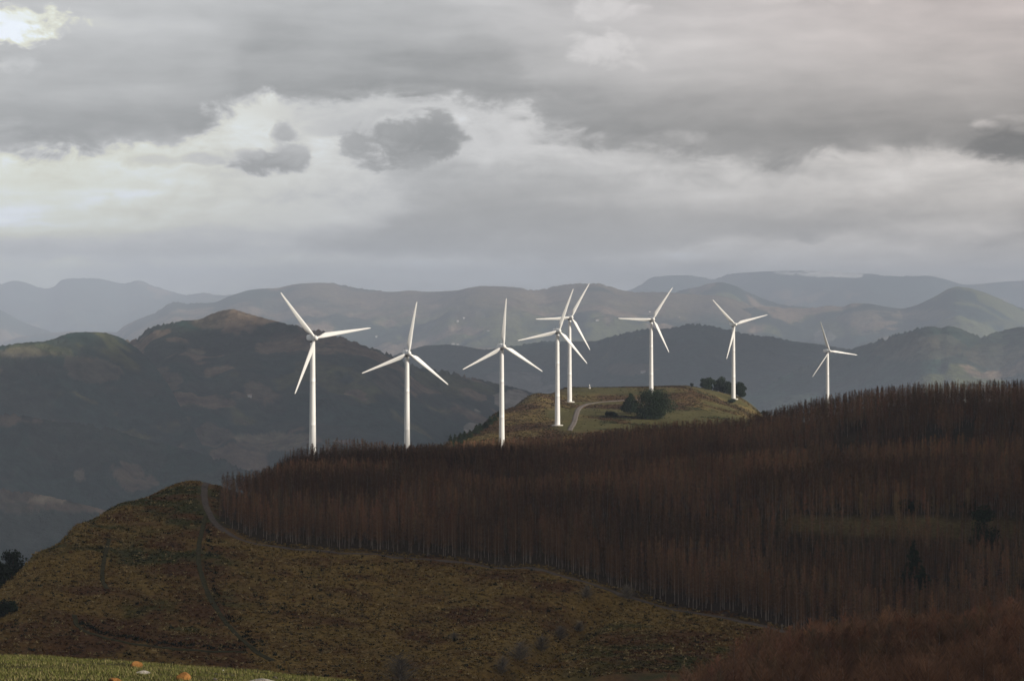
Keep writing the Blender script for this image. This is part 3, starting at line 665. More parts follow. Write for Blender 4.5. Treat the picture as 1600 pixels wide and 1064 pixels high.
# ------------------------------------------------------------------ bare larches
def twig_tree(n, h, base, rad, width, seed, up=0.35, trunk_r=0.13, shape='cone'):
    """triangles of a bare crown (n,3,3) with tone (n), and of its trunk"""
    r = np.random.default_rng(seed)
    t = r.random(n) ** 0.8
    z0 = h * (base + (1 - base) * t * 0.97)
    if shape == 'cone': rr = rad * (1 - t) ** 0.5 * (0.35 + 0.75 * r.random(n)) + 0.15
    elif shape == 'dome': t = r.random(n); z0 = h * (base + (1 - base) * t * 0.7); rr = rad * np.sqrt(1.02 - t ** 1.5) * (0.4 + 0.6 * r.random(n))
    else: rr = rad * np.sqrt(np.maximum(0.05, 1 - (2 * t - 0.85) ** 2)) * (0.35 + 0.75 * r.random(n))
    ang = r.random(n) * 2 * np.pi
    if shape == 'dome': q_ = 0.45 + 1.1 * fbm(np.cos(ang) * 1.3 + seed, np.sin(ang) * 1.3, 2, seed); rr = rr * q_; z0 = z0 * (0.5 + 0.6 * q_)
    start = rr * r.random(n) * 0.55 * (r.random(n) < 0.6)
    d = np.stack([np.cos(ang), np.sin(ang)], 1)
    p0 = np.column_stack([d * start[:, None], z0])
    lift = rr * (up + (r.random(n) - 0.35) * 0.9)
    a2 = ang + (r.random(n) - 0.5) * 1.3
    d2 = np.stack([np.cos(a2), np.sin(a2)], 1)
    ln = (rr - start * 0.4)
    p1 = p0 + np.column_stack([d2 * ln[:, None], np.minimum(lift, h * 1.01 - z0)])
    dirv = p1 - p0; dirv /= np.linalg.norm(dirv, axis=1)[:, None]
    rv = r.normal(size=(n, 3)); side = np.cross(dirv, rv); side /= np.linalg.norm(side, axis=1)[:, None]
    w = width * (0.6 + 0.8 * r.random(n))[:, None]
    tri = np.stack([p0 + side * w / 2, p0 - side * w / 2, p1], 1)
    tone = 0.75 + 0.5 * r.random(n)
    # trunk: three-sided taper, slightly leaning
    lean = r.normal(size=2) * 0.012 * h
    ks = [0, 0.5, 1.0]; ring = []
    for k in ks:
        rk = trunk_r * (1 - k * 0.86)
        for q in range(5):
            a = 2 * np.pi * q / 5
            ring.append((rk * math.cos(a) + lean[0] * k * k, rk * math.sin(a) + lean[1] * k * k, 0.93 * h * k - (0.3 if k == 0 else 0)))
    ring = np.array(ring); tt = []
    for i in range(len(ks) - 1):
        for q in range(5):
            a, b, c, d_ = i * 5 + q, i * 5 + (q + 1) % 5, (i + 1) * 5 + (q + 1) % 5, (i + 1) * 5 + q
            tt += [ring[[a, b, c]], ring[[a, c, d_]]]
    return tri, tone, np.array(tt)
def tri_mesh(name, tri, m, colors=None):
    V = tri.reshape(-1, 3)
    return mesh_np(name, V, 3, np.arange(len(V)), m, None if colors is None else np.repeat(colors, 3, 0))

CROWN = np.array((0.185, 0.108, 0.060))
# where the plantation stands: (px, Y) area with tracks, firebreaks and clearings left open
def rear(px):   # far limit of the plantation
    return np.interp(px, [345, 400, 450, 500, 600, 700, 800, 900, 1100, 1250, 1400, 1700], [800, 900, 985, 1010, 1060, 1100, 1140, 1165, 1170, 1165, 1160, 1165])
def front(px):  # upper edge of the forest track
    return np.interp(px, tpx, tY) + 7.0 + 4 * (fbm(np.asarray(px) / 30.0, np.asarray(px) * 0, 3, 77) - 0.5)
o_ = np.argsort(800 + F * track_c[:, 0] / track_c[:, 1])
tpx_all = (800 + F * track_c[:, 0] / track_c[:, 1])
keep = np.arange(len(tpx_all)) > np.argmin(tpx_all)          # the lower limb of the bend
tpx = tpx_all[keep]; tY = track_c[keep, 1]
so = np.argsort(tpx); tpx = tpx[so]; tY = tY[so]
tpx = np.append(tpx, [1300, 1700]); tY = np.append(tY, [tY[-1] - 6, tY[-1] - 10])
sx = 3.1
gx, gy = np.meshgrid(np.arange(-130, 400, sx), np.arange(610, 1190, sx))
gx = gx.ravel() + rng.uniform(-1.3, 1.3, gx.size); gy = gy.ravel() + rng.uniform(-1.3, 1.3, gy.size)
gpx = 800 + F * gx / gy
edge = 338 + 10 * fbm(gy / 20, gy * 0, 3, 4) + 14 * sm(740, 720, gy)
ok = (gpx > edge) & (gpx < 2060) & (gy > front(gpx)) & (gy < rear(gpx) + 8 * (fbm(gpx / 12, gpx * 0, 3, 6) - 0.5))
def brk(px0, y0, px1, y1, w):
    ax, ay = (px0 - 800) / F * y0, y0; bx, by = (px1 - 800) / F * y1, y1
    t = np.clip(((gx - ax) * (bx - ax) + (gy - ay) * (by - ay)) / ((bx - ax) ** 2 + (by - ay) ** 2), 0, 1)
    return np.hypot(gx - ax - t * (bx - ax), gy - ay - t * (by - ay)) > w
ok &= brk(1486, 940, 1514, 1040, 3.6) & brk(1420, 935, 1464, 1030, 4.6) & brk(1285, 950, 1340, 1060, 4.0) & brk(1190, 763, 1300, 762, 3.0) & brk(1300, 762, 1590, 763, 4.2) & brk(1600, 918, 2060, 930, 6.0)
ok &= brk(700, 915, 1200, 918, 6.0) & brk(1200, 918, 1690, 914, 7.0) & brk(560, 798, 1180, 796, 4.0)
ok &= rng.random(gx.size) > 0.06 + 0.25 * (fbm(gx / 14, gy / 14, 3, 90) > 0.66)
gx, gy, gpx = gx[ok], gy[ok], gpx[ok]
hgt = 11.0 * (0.78 + 0.42 * fbm(gx / 45, gy / 45, 3, 55)) * rng.uniform(0.84, 1.1, gx.size)
hgt *= np.interp(gpx, [338, 360, 420, 500], [0.42, 0.62, 0.85, 1.0]) * np.interp(gy - front(gpx), [0, 30], [1.05, 1.0])
hgt = np.where(gy > 1050, hgt * 0.45 + 0.55 * 10.2, hgt); hgt *= 1 - 0.08 * sm(1040, 1160, gy) * sm(900, 500, gpx)
hgt *= 1 - 0.30 * sm(700, 730, gy) * sm(756, 752, gy) * sm(1170, 1230, gpx)
gz = H(gpx, gy)
# near wood in the lower right corner
cx, cyy = np.meshgrid(np.arange(10, 125, 3.0), np.arange(318, 470, 3.0))
cx = cx.ravel() + rng.uniform(-1.3, 1.3, cx.size); cyy = cyy.ravel() + rng.uniform(-1.3, 1.3, cyy.size)
cpx = 800 + F * cx / cyy
lim = np.interp(cpx, [960, 1120, 1230, 1320, 1660], [372, 415, 438, 450, 458])
okc = (cpx > 945 + 40 * fbm(cyy / 15, cyy * 0, 2, 8)) & (cpx < 1680) & (cyy < lim + 10 * (fbm(cx / 8, cx * 0, 3, 3) - 0.5))
cx, cyy, cpx = cx[okc], cyy[okc], cpx[okc]
ch_ = 11.0 * (0.75 + 0.5 * fbm(cx / 16, cyy / 16, 3, 58)) * rng.uniform(0.8, 1.15, cx.size)
ch_ *= np.interp(cpx, [985, 1100, 1300], [0.72, 0.85, 1.0])
cz_ = H(cpx, cyy)

# which trees stand as things of their own: the front rows by the track and the nearest corner trees
dfront = gy - front(gpx)
cand = np.argsort(dfront + 0.0)
cand = [i for i in cand if gpx[i] < 1260 and gpx[i] > 340][:175]
cvis = [i for i in np.argsort(cyy) if P(1064, cyy[i]) < cz_[i] + ch_[i] * 0.92 and cpx[i] < 1605][:120]
NV = 8
larch_v, shrub_v = [], []
for v in range(NV):
    tri, tone, tt = twig_tree(380, 12.0, 0.20, 1.35, 0.095, 100 + v, trunk_r=0.09)
    c = CROWN[None] * tone[:, None]
    larch_v.append((tri_mesh('crown', tri, M['twig'], c), tri_mesh('trunk', tt, M['bark'])))
    tri, tone, tt = twig_tree(330, 11.0, 0.22, 2.2, 0.075, 200 + v, up=1.0, trunk_r=0.10, shape='oval')
    shrub_v.append((tri_mesh('crown', tri, M['twig'], np.array((0.230, 0.128, 0.074))[None] * tone[:, None]), tri_mesh('trunk', tt, M['bark'])))
LAB_F = 'slim bare reddish larch in the front rows of the plantation above the dirt track'
LAB_C = 'bare russet tree in the close wood at the bottom right corner'
used = set()
for i in cand:
    used.add(i); v = rng.integers(NV)
    t = empty('larch_tree', (gx[i], gy[i], gz[i]), rng.uniform(0, 6.28)); s = hgt[i] / 12.0
    t.scale = (0.85 * s ** 0.6 * rng.uniform(0.9, 1.15),) * 2 + (s,)
    tag(t, LAB_F, 'tree', 'larches along the dirt track')
    obj('trunk', larch_v[v][1], t); obj('crown', larch_v[v][0], t)
usedc = set()
for i in cvis:
    usedc.add(i); v = rng.integers(NV)
    t = empty('bare_tree', (cx[i], cyy[i], cz_[i]), rng.uniform(0, 6.28)); s = ch_[i] / 11.0
    t.scale = (s * rng.uniform(0.9, 1.1),) * 2 + (s,)
    tag(t, LAB_C, 'tree', 'bare trees of the close wood')
    obj('trunk', shrub_v[v][1], t); obj('crown', shrub_v[v][0], t)

def stand(name, xs, ys, zs, hs, lib, h0, colbase, trunkcol, seed, label, cat):
    r = np.random.default_rng(seed)
    T, Cc = [], []
    for vi, (tri, tone, tt) in enumerate(lib):
        sel = np.where(np.arange(len(xs)) % len(lib) == vi)[0]
        if not len(sel): continue
        a = r.uniform(0, 6.283, len(sel)); ca, sa = np.cos(a), np.sin(a); s = hs[sel] / h0; sw = s ** 0.6 * r.uniform(0.85, 1.15, len(sel))
        tint = colbase[None] * r.uniform(0.7, 1.35, len(sel))[:, None] * np.stack([1 + 0.10 * r.normal(size=len(sel)), np.ones(len(sel)), 1 + 0.06 * r.normal(size=len(sel))], 1)
        pt = fbm(xs[sel] / 30, ys[sel] / 40, 4, 61); tint = tint * (0.62 + 0.76 * sm(0.3, 0.7, pt))[:, None]; yy = ys[sel] + 30 * (pt - 0.5); tint = tint * np.where(yy > 908, 0.60 + 0.55 * sm(950, 1130, yy), np.where(yy > 800, 0.82 + 0.36 * sm(800, 900, yy), 1.0))[:, None] if yy.min() > 500 else tint  # block tint deepens the shaded band behind the fold, put into the colour
        for tr, tn, bc in ((tri, tone, None), (tt, np.ones(len(tt)), trunkcol)):
            q = tr.reshape(-1, 3)
            X = (q[None, :, 0] * ca[:, None] - q[None, :, 1] * sa[:, None]) * sw[:, None] + xs[sel][:, None]
            Y = (q[None, :, 0] * sa[:, None] + q[None, :, 1] * ca[:, None]) * sw[:, None] + ys[sel][:, None]
            Z = q[None, :, 2] * s[:, None] + zs[sel][:, None]
            T.append(np.stack([X, Y, Z], -1).reshape(-1, 3).astype(np.float32))
            base = tint if bc is None else np.broadcast_to(bc, (len(sel), 3)) * r.uniform(0.7, 1.35, len(sel))[:, None]
            Cc.append((base[:, None, :] * np.repeat(tn, 3)[None, :, None]).reshape(-1, 3).astype(np.float32))
    V = np.concatenate(T); C = np.concatenate(Cc)
    o = obj(name, mesh_np(name, V, 3, np.arange(len(V)), M['stand'], C))
    return tag(o, label, cat, kind='stuff')
rest = np.array([i for i in range(len(gx)) if i not in used])
lib_n = [twig_tree(200, 12.0, 0.18, 1.4, 0.125, 300 + v, trunk_r=0.08) for v in range(10)]
lib_f = [twig_tree(170, 12.0, 0.18, 1.45, 0.14, 320 + v, trunk_r=0.08) for v in range(10)]
nr = rest[gy[rest] < 860]; fr_ = rest[gy[rest] >= 860]
BARKC = np.array((0.25, 0.205, 0.17))
both = []
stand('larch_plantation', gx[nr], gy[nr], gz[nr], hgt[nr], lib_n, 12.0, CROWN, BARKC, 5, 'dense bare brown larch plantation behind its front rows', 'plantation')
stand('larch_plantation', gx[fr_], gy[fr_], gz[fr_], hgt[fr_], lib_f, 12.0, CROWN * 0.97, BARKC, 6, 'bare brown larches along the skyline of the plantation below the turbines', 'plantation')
rc = np.array([i for i in range(len(cx)) if i not in usedc])
lib_c = [twig_tree(230, 11.0, 0.2, 2.2, 0.095, 340 + v, up=1.0, trunk_r=0.1, shape='oval') for v in range(10)]
stand('bare_wood', cx[rc], cyy[rc], cz_[rc], ch_[rc], lib_c, 11.0, np.array((0.230, 0.128, 0.074)), BARKC, 7, 'russet mass of bare twigs in the close wood behind its nearest trees', 'wood')

# ------------------------------------------------------------------ evergreen trees and shrubs
def leaf_crown(lobes, n, size, colr, seed):
    """leaf clumps spread through overlapping lobes: (cx,cy,cz,rx,ry,rz)"""
    r = np.random.default_rng(seed)
    lob = np.array(lobes); vol = lob[:, 3] * lob[:, 4] * lob[:, 5]; pick = r.choice(len(lob), n, p=vol / vol.sum())
    d = r.normal(size=(n, 3)); d /= np.linalg.norm(d, axis=1)[:, None]
    rad = r.random(n) ** 0.42
    p = lob[pick, :3] + d * rad[:, None] * lob[pick, 3:]
    a = r.normal(size=(n, 3)); a /= np.linalg.norm(a, axis=1)[:, None]
    b = np.cross(a, r.normal(size=(n, 3))); b /= np.linalg.norm(b, axis=1)[:, None]
    s = size * r.uniform(0.6, 1.4, n)[:, None]
    tri = np.stack([p + a * s, p - a * s * 0.5 + b * s * 0.7, p - a * s * 0.5 - b * s * 0.7], 1)
    c = np.array(colr)[None] * r.uniform(0.5, 1.7, n)[:, None] * r.uniform(0.75, 1.25, len(lob))[pick][:, None]
    return tri_mesh('crown', tri, M['needle'], c)
def trunk_mesh(h, r0, limbs, seed):
    r = np.random.default_rng(seed); T = []
    def tube(p0, p1, ra, rb):
        p0, p1 = np.array(p0, float), np.array(p1, float); d = p1 - p0; d /= np.linalg.norm(d)
        u = np.cross(d, (0.3, 0.9, 0.2)); u /= np.linalg.norm(u); w = np.cross(d, u)
        A = [p0 + ra * (math.cos(k) * u + math.sin(k) * w) for k in np.linspace(0, 2 * np.pi, 7)[:-1]]
        B = [p1 + rb * (math.cos(k) * u + math.sin(k) * w) for k in np.linspace(0, 2 * np.pi, 7)[:-1]]
        for k in range(6):
            l = (k + 1) % 6; T.append([A[k], A[l], B[l]]); T.append([A[k], B[l], B[k]])
    tube((0, 0, -0.4), (0.1, 0.05, h * 0.55), r0, r0 * 0.6); tube((0.1, 0.05, h * 0.55), (0.0, 0.1, h * 0.95), r0 * 0.6, r0 * 0.15)
    for k in range(limbs):
        z = h * (0.2 + 0.6 * r.random()); a = r.random() * 6.28; l = h * 0.32 * (1.1 - z / h)
        tube((0.06, 0.04, z), (l * math.cos(a), l * math.sin(a), z + l * 0.4), r0 * 0.3, r0 * 0.08)
    return tri_mesh('trunk', np.array(T), M['pinebark'])
PINE = (0.022, 0.034, 0.018)
def evergreen(px, Y, h, w, label, seed, shape='round', colr=PINE, n=None, name='pine_tree', cat='tree', group=None, sz=0.42):
    r = np.random.default_rng(seed); p = at(px, Y)
    lobes = []
    if shape == 'round':
        for k in range(22):
            a = r.random() * 6.28; q = r.random() ** 0.6; z = h * (0.12 + 0.76 * r.random())
            wr = w * 0.5 * math.sqrt(max(0.08, 1 - ((z / h - 0.42) / 0.62) ** 2))
            s = r.uniform(0.34, 0.56) * w * 0.5 + 0.3
            lobes.append((wr * q * math.cos(a) * 0.85, wr * q * math.sin(a) * 0.85, z, s * 1.15, s * 1.15, s * 0.85))
    elif shape == 'tiers':
        for k in range(16):
            z = h * (0.12 + 0.86 * k / 16); wr = w * 0.5 * (1 - k / 16.5) ** 0.8
            for q in range(3):
                a = r.random() * 6.28
                lobes.append((wr * 0.5 * math.cos(a), wr * 0.5 * math.sin(a), z, wr * 0.6 + 0.15, wr * 0.6 + 0.15, h * 0.045))
    else:   # low bush
        for k in range(9):
            a = r.random() * 6.28; q = r.random() ** 0.5
            lobes.append((w * 0.38 * q * math.cos(a), w * 0.38 * q * math.sin(a), h * (0.3 + 0.35 * r.random()), w * 0.2, w * 0.2, h * 0.32))
    t = empty(name, p, 0); tag(t, label, cat, group)
    obj('trunk', trunk_mesh(h, max(0.06, h * 0.028), 7, seed), t)
    obj('crown', leaf_crown(lobes, n or int(500 + 140 * h), sz, colr, seed), t)
    return t
def on(px, py): return hit(px, py, 1260.0, 1850.0)
evergreen(1021, 1470, 17.5, 21, 'broad dark pine on the sunlit hill, the larger of the pair below the turbine', 401, n=14000, sz=0.42)
evergreen(985, 1505, 13.5, 15, 'smaller dark pine left of the broad pine on the sunlit hill', 402, 'tiers', n=9000, sz=0.42)
evergreen(955, 1478, 4.0, 8, 'low dark bush just left of the two pines below the road', 403, 'bush', n=900, name='bush', cat='bush')
for k, (px, Y, h, w, lab) in enumerate([
        (1106, 1795, 9.5, 9.5, 'leftmost rounded tree of the dark clump at the right end of the hill'),
        (1124, 1800, 11.0, 9, 'tall tree in the middle of the dark clump left of the turbine'),
        (1137, 1790, 9.0, 9, 'lower dark tree just left of the turbine tower in the clump'),
        (1156, 1795, 11.0, 8, 'dark tree right of the turbine tower at the end of the clump')]):
    evergreen(px, Y, h, w, lab, 410 + k, n=6000, name='evergreen_tree', group='dark trees clumped behind the turbine', sz=0.45)
evergreen(1194, 1790, 4.2, 6, 'small dark bush on the hill edge next to the larch skyline', 421, 'bush', n=700, name='bush', cat='bush')
evergreen(1142, 1700, 4.2, 7, 'low dark shrub below the turbine at the right end of the hill', 422, 'bush', n=700, name='bush', cat='bush')
evergreen(1082, 1740, 3.5, 3, 'tiny lone bush on the skyline of the turbine hill', 423, 'bush', n=260, name='bush', cat='bush')
for k in range(15):
    px = 674 + k * 7.6 + rng.uniform(-2, 2); Y = 1250 + k * 15
    evergreen(px, Y, rng.uniform(6, 10) * (1.15 - 0.045 * k) * (0.75 if k < 4 else 1), rng.uniform(3.5, 5.5), 'small dark conifer in the row on the left flank of the turbine hill', 430 + k, 'tiers', n=700, name='conifer', group='small conifers on the flank of the hill', sz=0.4)
evergreen(20, 690, 8.6, 7.5, 'ragged dark tree at the left edge just beyond the outline of the bracken slope', 450, n=1500, name='evergreen_tree', sz=0.4)
evergreen(-4, 672, 7.5, 8, 'dark tree cut by the left frame edge below the ragged one', 451, n=2400, name='evergreen_tree', sz=0.4)
evergreen(4, 600, 5.0, 8, 'dark bush at the left edge low on the bracken slope', 452, 'bush', n=1200, name='bush', cat='bush')
evergreen(1428, 700, 15, 8, 'dark green conifer standing in the lower larches at the right', 453, 'tiers', n=3200, name='conifer', sz=0.34)
evergreen(1440, 690, 11, 8, 'shorter dark conifer just in front of the taller one in the lower larches', 454, 'tiers', n=2400, name='conifer', sz=0.34)
evergreen(1538, 748, 13, 7.5, 'dark green conifer near the right edge beside the forest clearing', 455, n=2800, name='conifer', sz=0.34)
evergreen(1420, 778, 5, 9, 'dark holly bush at the left end of the forest clearing', 456, 'bush', n=1500, name='bush', cat='bush', sz=0.3)
evergreen(1520, 776, 4.5, 6, 'dark bush leaning over the right part of the forest clearing', 457, 'bush', n=1200, name='bush', cat='bush', sz=0.3)
# grey leafless shrubs
grey_lib = []
for v in range(4):
    tri, tone, tt = twig_tree(560, 4.0, 0.03, 2.6, 0.05, 500 + v, up=0.5, trunk_r=0.05, shape='dome')
    grey_lib.append((tri_mesh('crown', tri, M['twig'], np.array((0.21, 0.185, 0.145))[None] * tone[:, None]), tri_mesh('trunk', tt, M['bark'])))
for k, (px, py, s, lab) in enumerate([
        (916, 935, 1.05, 'round grey leafless shrub below the dirt track, left of its twin'),
        (980, 938, 1.0, 'grey leafless shrub standing right beside the dirt track'),
        (905, 988, 0.8, 'low grey shrub at the upper end of the gully'),
        (876, 1000, 0.9, 'grey shrub in the upper middle of the gully'),
        (846, 1018, 1.0, 'grey shrub in the middle of the gully'),
        (812, 1034, 1.1, 'wide grey shrub in the lower gully'),
        (785, 1052, 1.0, 'lowest grey shrub of the gully'),
        (710, 1000, 0.6, 'small grey shrub alone on the bracken slope left of the gully'),
        (625, 1066, 1.7, 'large pale grey shrub rising from the bottom edge of the picture')]):
    Y = hit(px, py); p = at(px, Y)
    t = empty('leafless_shrub', p, k * 1.3); t.scale = (s * rng.uniform(1.2, 1.9), s * rng.uniform(1.1, 1.5), s * rng.uniform(0.8, 1.25)); tag(t, lab, 'shrub', 'grey leafless shrubs on the slope')
    obj('trunk', grey_lib[k % 4][1], t); obj('crown', grey_lib[k % 4][0], t)
# pale yellowish young larches on the clearing
for k, (px, Y) in enumerate([(1235, 772), (1345, 770), (1358, 768), (1372, 771), (1400, 766), (1405, 755), (1480, 768), (1490, 770), (1512, 774)]):
    t = empty('pale_tree', at(px, Y), k * 0.7); s = rng.uniform(0.55, 0.85); t.scale = (s * 0.9, s * 0.9, s)
    tag(t, 'pale straw coloured young tree beside the grassy forest clearing', 'tree', 'pale young trees at the clearing')
    if k == 0:
        tri, tone, tt = twig_tree(420, 11.0, 0.10, 2.0, 0.12, 600, up=0.9, trunk_r=0.1, shape='oval')
        pale_me = (tri_mesh('crown', tri, M['twig'], np.array((0.27, 0.19, 0.10))[None] * tone[:, None]), tri_mesh('trunk', tt, M['bark']))
    obj('trunk', pale_me[1], t); obj('crown', pale_me[0], t)

# ------------------------------------------------------------------ bracken and heather
def clumps(name, px, Y, size, colr, label, seed, nf=6, upr=0.55):
    r = np.random.default_rng(seed); X = (px - 800) / F * Y; ok_ = np.ones(len(px), bool)
    for c_, w_ in PATHS:
        for q in c_[::2]: ok_ &= (np.abs(Y - q[1]) > w_) | (np.hypot(X - q[0], Y - q[1]) > w_ * 0.5 + size * 0.45)
    px, Y, size, colr, X = px[ok_], Y[ok_], size[ok_], colr[ok_], X[ok_]; n = len(px); Z = H(px, Y)
    a = r.uniform(0, 6.283, (n, nf)); l = size[:, None] * r.uniform(0.6, 1.2, (n, nf)); e = r.uniform(0.15, 1.0, (n, nf)) * upr
    base = np.stack([X, Y, Z], 1)[:, None, :] + np.stack([r.normal(size=(n, nf)), r.normal(size=(n, nf)), np.zeros((n, nf)) - 0.05], -1) * size[:, None, None] * np.array((0.35, 0.35, 1.0))
    d = np.stack([np.cos(a), np.sin(a), np.zeros_like(a)], -1); w = np.stack([-np.sin(a), np.cos(a), r.normal(size=a.shape) * 0.4], -1)
    tip = base + d * l[..., None] * 0.7 + np.stack([a * 0, a * 0, l * e + 0.08], -1)
    wd = (l * 0.26)[..., None]
    tri = np.stack([base + w * wd + (0, 0, 0.04), base - w * wd + (0, 0, 0.04), tip], 2).reshape(-1, 3, 3)
    c = (colr[:, None, :] * r.uniform(0.62, 1.4, (n, nf))[..., None]).reshape(-1, 3)
    return tag(obj(name, tri_mesh(name, tri, M['cover'], c)), label, 'ground cover', kind='stuff')
def offtrack(px, Y, c, w):
    X = (px - 800) / F * Y; g = np.ones(len(px), bool)
    for q in c[::2]: g &= np.hypot(X - q[0], Y - q[1]) > w
    return g
n = 62000
Yb = 545 + 330 * rng.random(n) ** 1.0; pb = rng.uniform(-40, 1290, n)
kp = (Yb < np.where(pb > 345, front(np.maximum(pb, 345)) + 3, 830)) & offtrack(pb, Yb, track_c, 2.4)
pb, Yb = pb[kp], Yb[kp]
Xb = (pb - 800) / F * Yb
q1 = fbm(Xb / 34, Yb / 34, 5, 21); q2 = fbm(Xb / 11, Yb / 11, 4, 31); q3 = fbm(Xb / 70, Yb / 70, 4, 41)
cb = groundcol(q1, q2, q3, pb, Yb)
lt = rng.random(len(pb))
cb = np.where((lt > 0.86)[:, None], np.array((0.34, 0.26, 0.12)) * rng.uniform(0.6, 1.25, len(pb))[:, None], cb)
cb = np.where((lt < 0.12)[:, None], np.array((0.022, 0.026, 0.012)), cb)
clumps('bracken', pb, Yb, rng.uniform(0.45, 0.95, len(pb)), cb, 'dead russet and straw coloured bracken covering the dark foreground slope', 9)
n = 5200
Yq = 548 + 250 * rng.random(n); pq = rng.uniform(-30, 1240, n)
kp = (Yq < np.where(pq > 345, front(np.maximum(pq, 345)) - 6, 800)) & (fbm((pq - 800) / F * Yq / 9, Yq / 9, 3, 88) > 0.5)
pq, Yq = pq[kp], Yq[kp]
tq = rng.random(len(pq))
clumps('tussocks', pq, Yq, rng.uniform(0.55, 1.05, len(pq)), np.where((tq > 0.45)[:, None], np.array((0.33, 0.25, 0.11)), np.where((tq > 0.2)[:, None], np.array((0.15, 0.07, 0.022)), np.array((0.028, 0.034, 0.014)))) * rng.uniform(0.7, 1.2, len(pq))[:, None], 'larger pale and rusty grass tussocks standing out of the bracken', 13, nf=11, upr=0.8)
gp_, gY_ = [], []
for pts_, off_ in (([(322, 806), (313, 840), (310, 870), (322, 920), (345, 962), (370, 992), (395, 1015)], 12), ([(122, 976), (160, 991), (220, 1003), (300, 1012), (392, 1017)], 0), ([(170, 842), (162, 880), (160, 905)], -5)):
    a_ = np.array(pts_, float)
    for q in np.linspace(0, len(a_) - 1.001, 95 if off_ >= 0 else 30):
        i_ = int(q); p_ = a_[i_] * (1 - q + i_) + a_[i_ + 1] * (q - i_)
        gp_.append(p_[0] + off_ + rng.normal() * (5 if off_ else 2)); gY_.append(hit(p_[0], p_[1]) + rng.normal() * 1.2 + (1.5 if off_ == 0 else 0))
gp_, gY_ = np.array(gp_), np.array(gY_)
clumps('gorse', gp_, gY_, rng.uniform(0.35, 1.0, len(gp_)), np.tile((0.018, 0.026, 0.010), (len(gp_), 1)) * rng.uniform(0.6, 1.4, len(gp_))[:, None], 'dark green gorse tufts lining the grass paths of the slope', 12, nf=12, upr=1.0)
n = 34000
Yb = rng.uniform(1270, 1790, n); pb = rng.uniform(690, 1215, n)
Xb = (pb - 800) / F * Yb
q1 = fbm(Xb / 34, Yb / 34, 5, 21); q2 = fbm(Xb / 11, Yb / 11, 4, 31); q3 = fbm(Xb / 70, Yb / 70, 4, 41)
cb = groundcol(q1, q2, q3, pb, Yb)
turf = (q3 * 0.5 + q1 * 0.5 > 0.57)
for (tx, ty, rx, ry) in ((905, 1395, 40, 45), (880, 1480, 26, 60), (935, 1600, 50, 14), (1120, 1735, 60, 30), (1010, 1660, 60, 10), (930, 1670, 60, 26)):
    turf |= ((pb - tx) / rx) ** 2 + ((Yb - ty) / ry) ** 2 < 1.0
kp = (~turf | (rng.random(n) < 0.06)) & offtrack(pb, Yb, road_c, 3.5)
for t_ in turbines: kp &= np.hypot(Xb - (t_[0] - 800) / F * t_[1], Yb - t_[1]) > 5
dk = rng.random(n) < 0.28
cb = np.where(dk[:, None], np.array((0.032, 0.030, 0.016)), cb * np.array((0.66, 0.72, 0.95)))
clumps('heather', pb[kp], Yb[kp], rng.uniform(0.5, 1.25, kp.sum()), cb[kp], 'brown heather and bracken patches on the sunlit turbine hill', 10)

# ------------------------------------------------------------------ grass knoll with stones
n = 150000
Yg = 13 + 44 * rng.random(n) ** 0.8; pg = rng.uniform(-60, 760, n)
Xg = (pg - 800) / F * Yg
base = np.stack([Xg, Yg, H(pg, Yg) - 0.01], 1)
hh = rng.uniform(0.022, 0.066, n) * np.interp(Yg, [13, 40], [0.6, 1.1]) * (0.5 + 1.0 * fbm(Xg / 0.7, Yg / 0.7, 3, 12)); a = rng.uniform(0, 6.283, n)
lean = rng.uniform(0.1, 0.8, n) * hh
tip = base + np.stack([np.cos(a) * lean, np.sin(a) * lean, hh], 1)
wv = np.stack([-np.sin(a), np.cos(a), a * 0], 1) * 0.006
gcol = np.array((0.085, 0.090, 0.024))[None] * rng.uniform(0.55, 1.4, n)[:, None]
dry = rng.random(n) < 0.16 + 0.2 * (fbm(Xg / 1.5, Yg / 1.5, 3, 19) > 0.55)
gcol = np.where(dry[:, None], np.array((0.20, 0.17, 0.075))[None] * rng.uniform(0.6, 1.2, n)[:, None], gcol)
tag(obj('grass', tri_mesh('grass', np.stack([base + wv, base - wv, tip], 1), M['grass'], gcol)), 'short sunlit grass on the knoll at the bottom left', 'grass', kind='stuff')
def rock(px, py, w, h, m, label, seed, name='rock', Y0=9.0):
    ys = np.arange(Y0, 52, 0.05); g = H(np.full_like(ys, px), ys) - P(py, ys); k = np.argmax(g >= 0)
    Y = float(ys[k]) if g[k] >= 0 else 46.0
    p = at(px, Y); w *= Y / F * 1.0; h *= Y / F
    bm = bmesh.new(); bmesh.ops.create_icosphere(bm, subdivisions=3, radius=1.0)
    r = random.Random(seed); pl = [Vector((r.uniform(-1, 1), r.uniform(-1, 1), r.uniform(-0.6, 1))).normalized() for _ in range(9)]; dd = [r.uniform(0.55, 0.85) for _ in pl]
    for v in bm.verts:
        for q, d in zip(pl, dd):
            e = v.co.dot(q) - d
            if e > 0: v.co -= q * e * 0.95
        v.co += Vector((r.uniform(-1, 1), r.uniform(-1, 1), r.uniform(-1, 1))) * 0.025
        v.co = Vector((v.co.x * w / 1.5, v.co.y * w / 2.2, v.co.z * h * 0.72 + h * 0.28))
    bmesh.ops.recalc_face_normals(bm, faces=bm.faces)
    me = bpy.data.meshes.new(name); bm.to_mesh(me); bm.free(); me.materials.append(m)
    o = obj(name, me); o.location = p; o.rotation_euler = (0, 0, r.uniform(-0.4, 0.4))
    return tag(o, label, 'rock', 'stones on the grassy knoll')
rock(212, 1042, 17, 10, M['orange_rock'], 'bright orange rock on the crest of the grassy knoll', 1)
rock(222, 1052, 20, 5, M['pale_rock'], 'flat whitish stone just below the bright orange rock', 2)
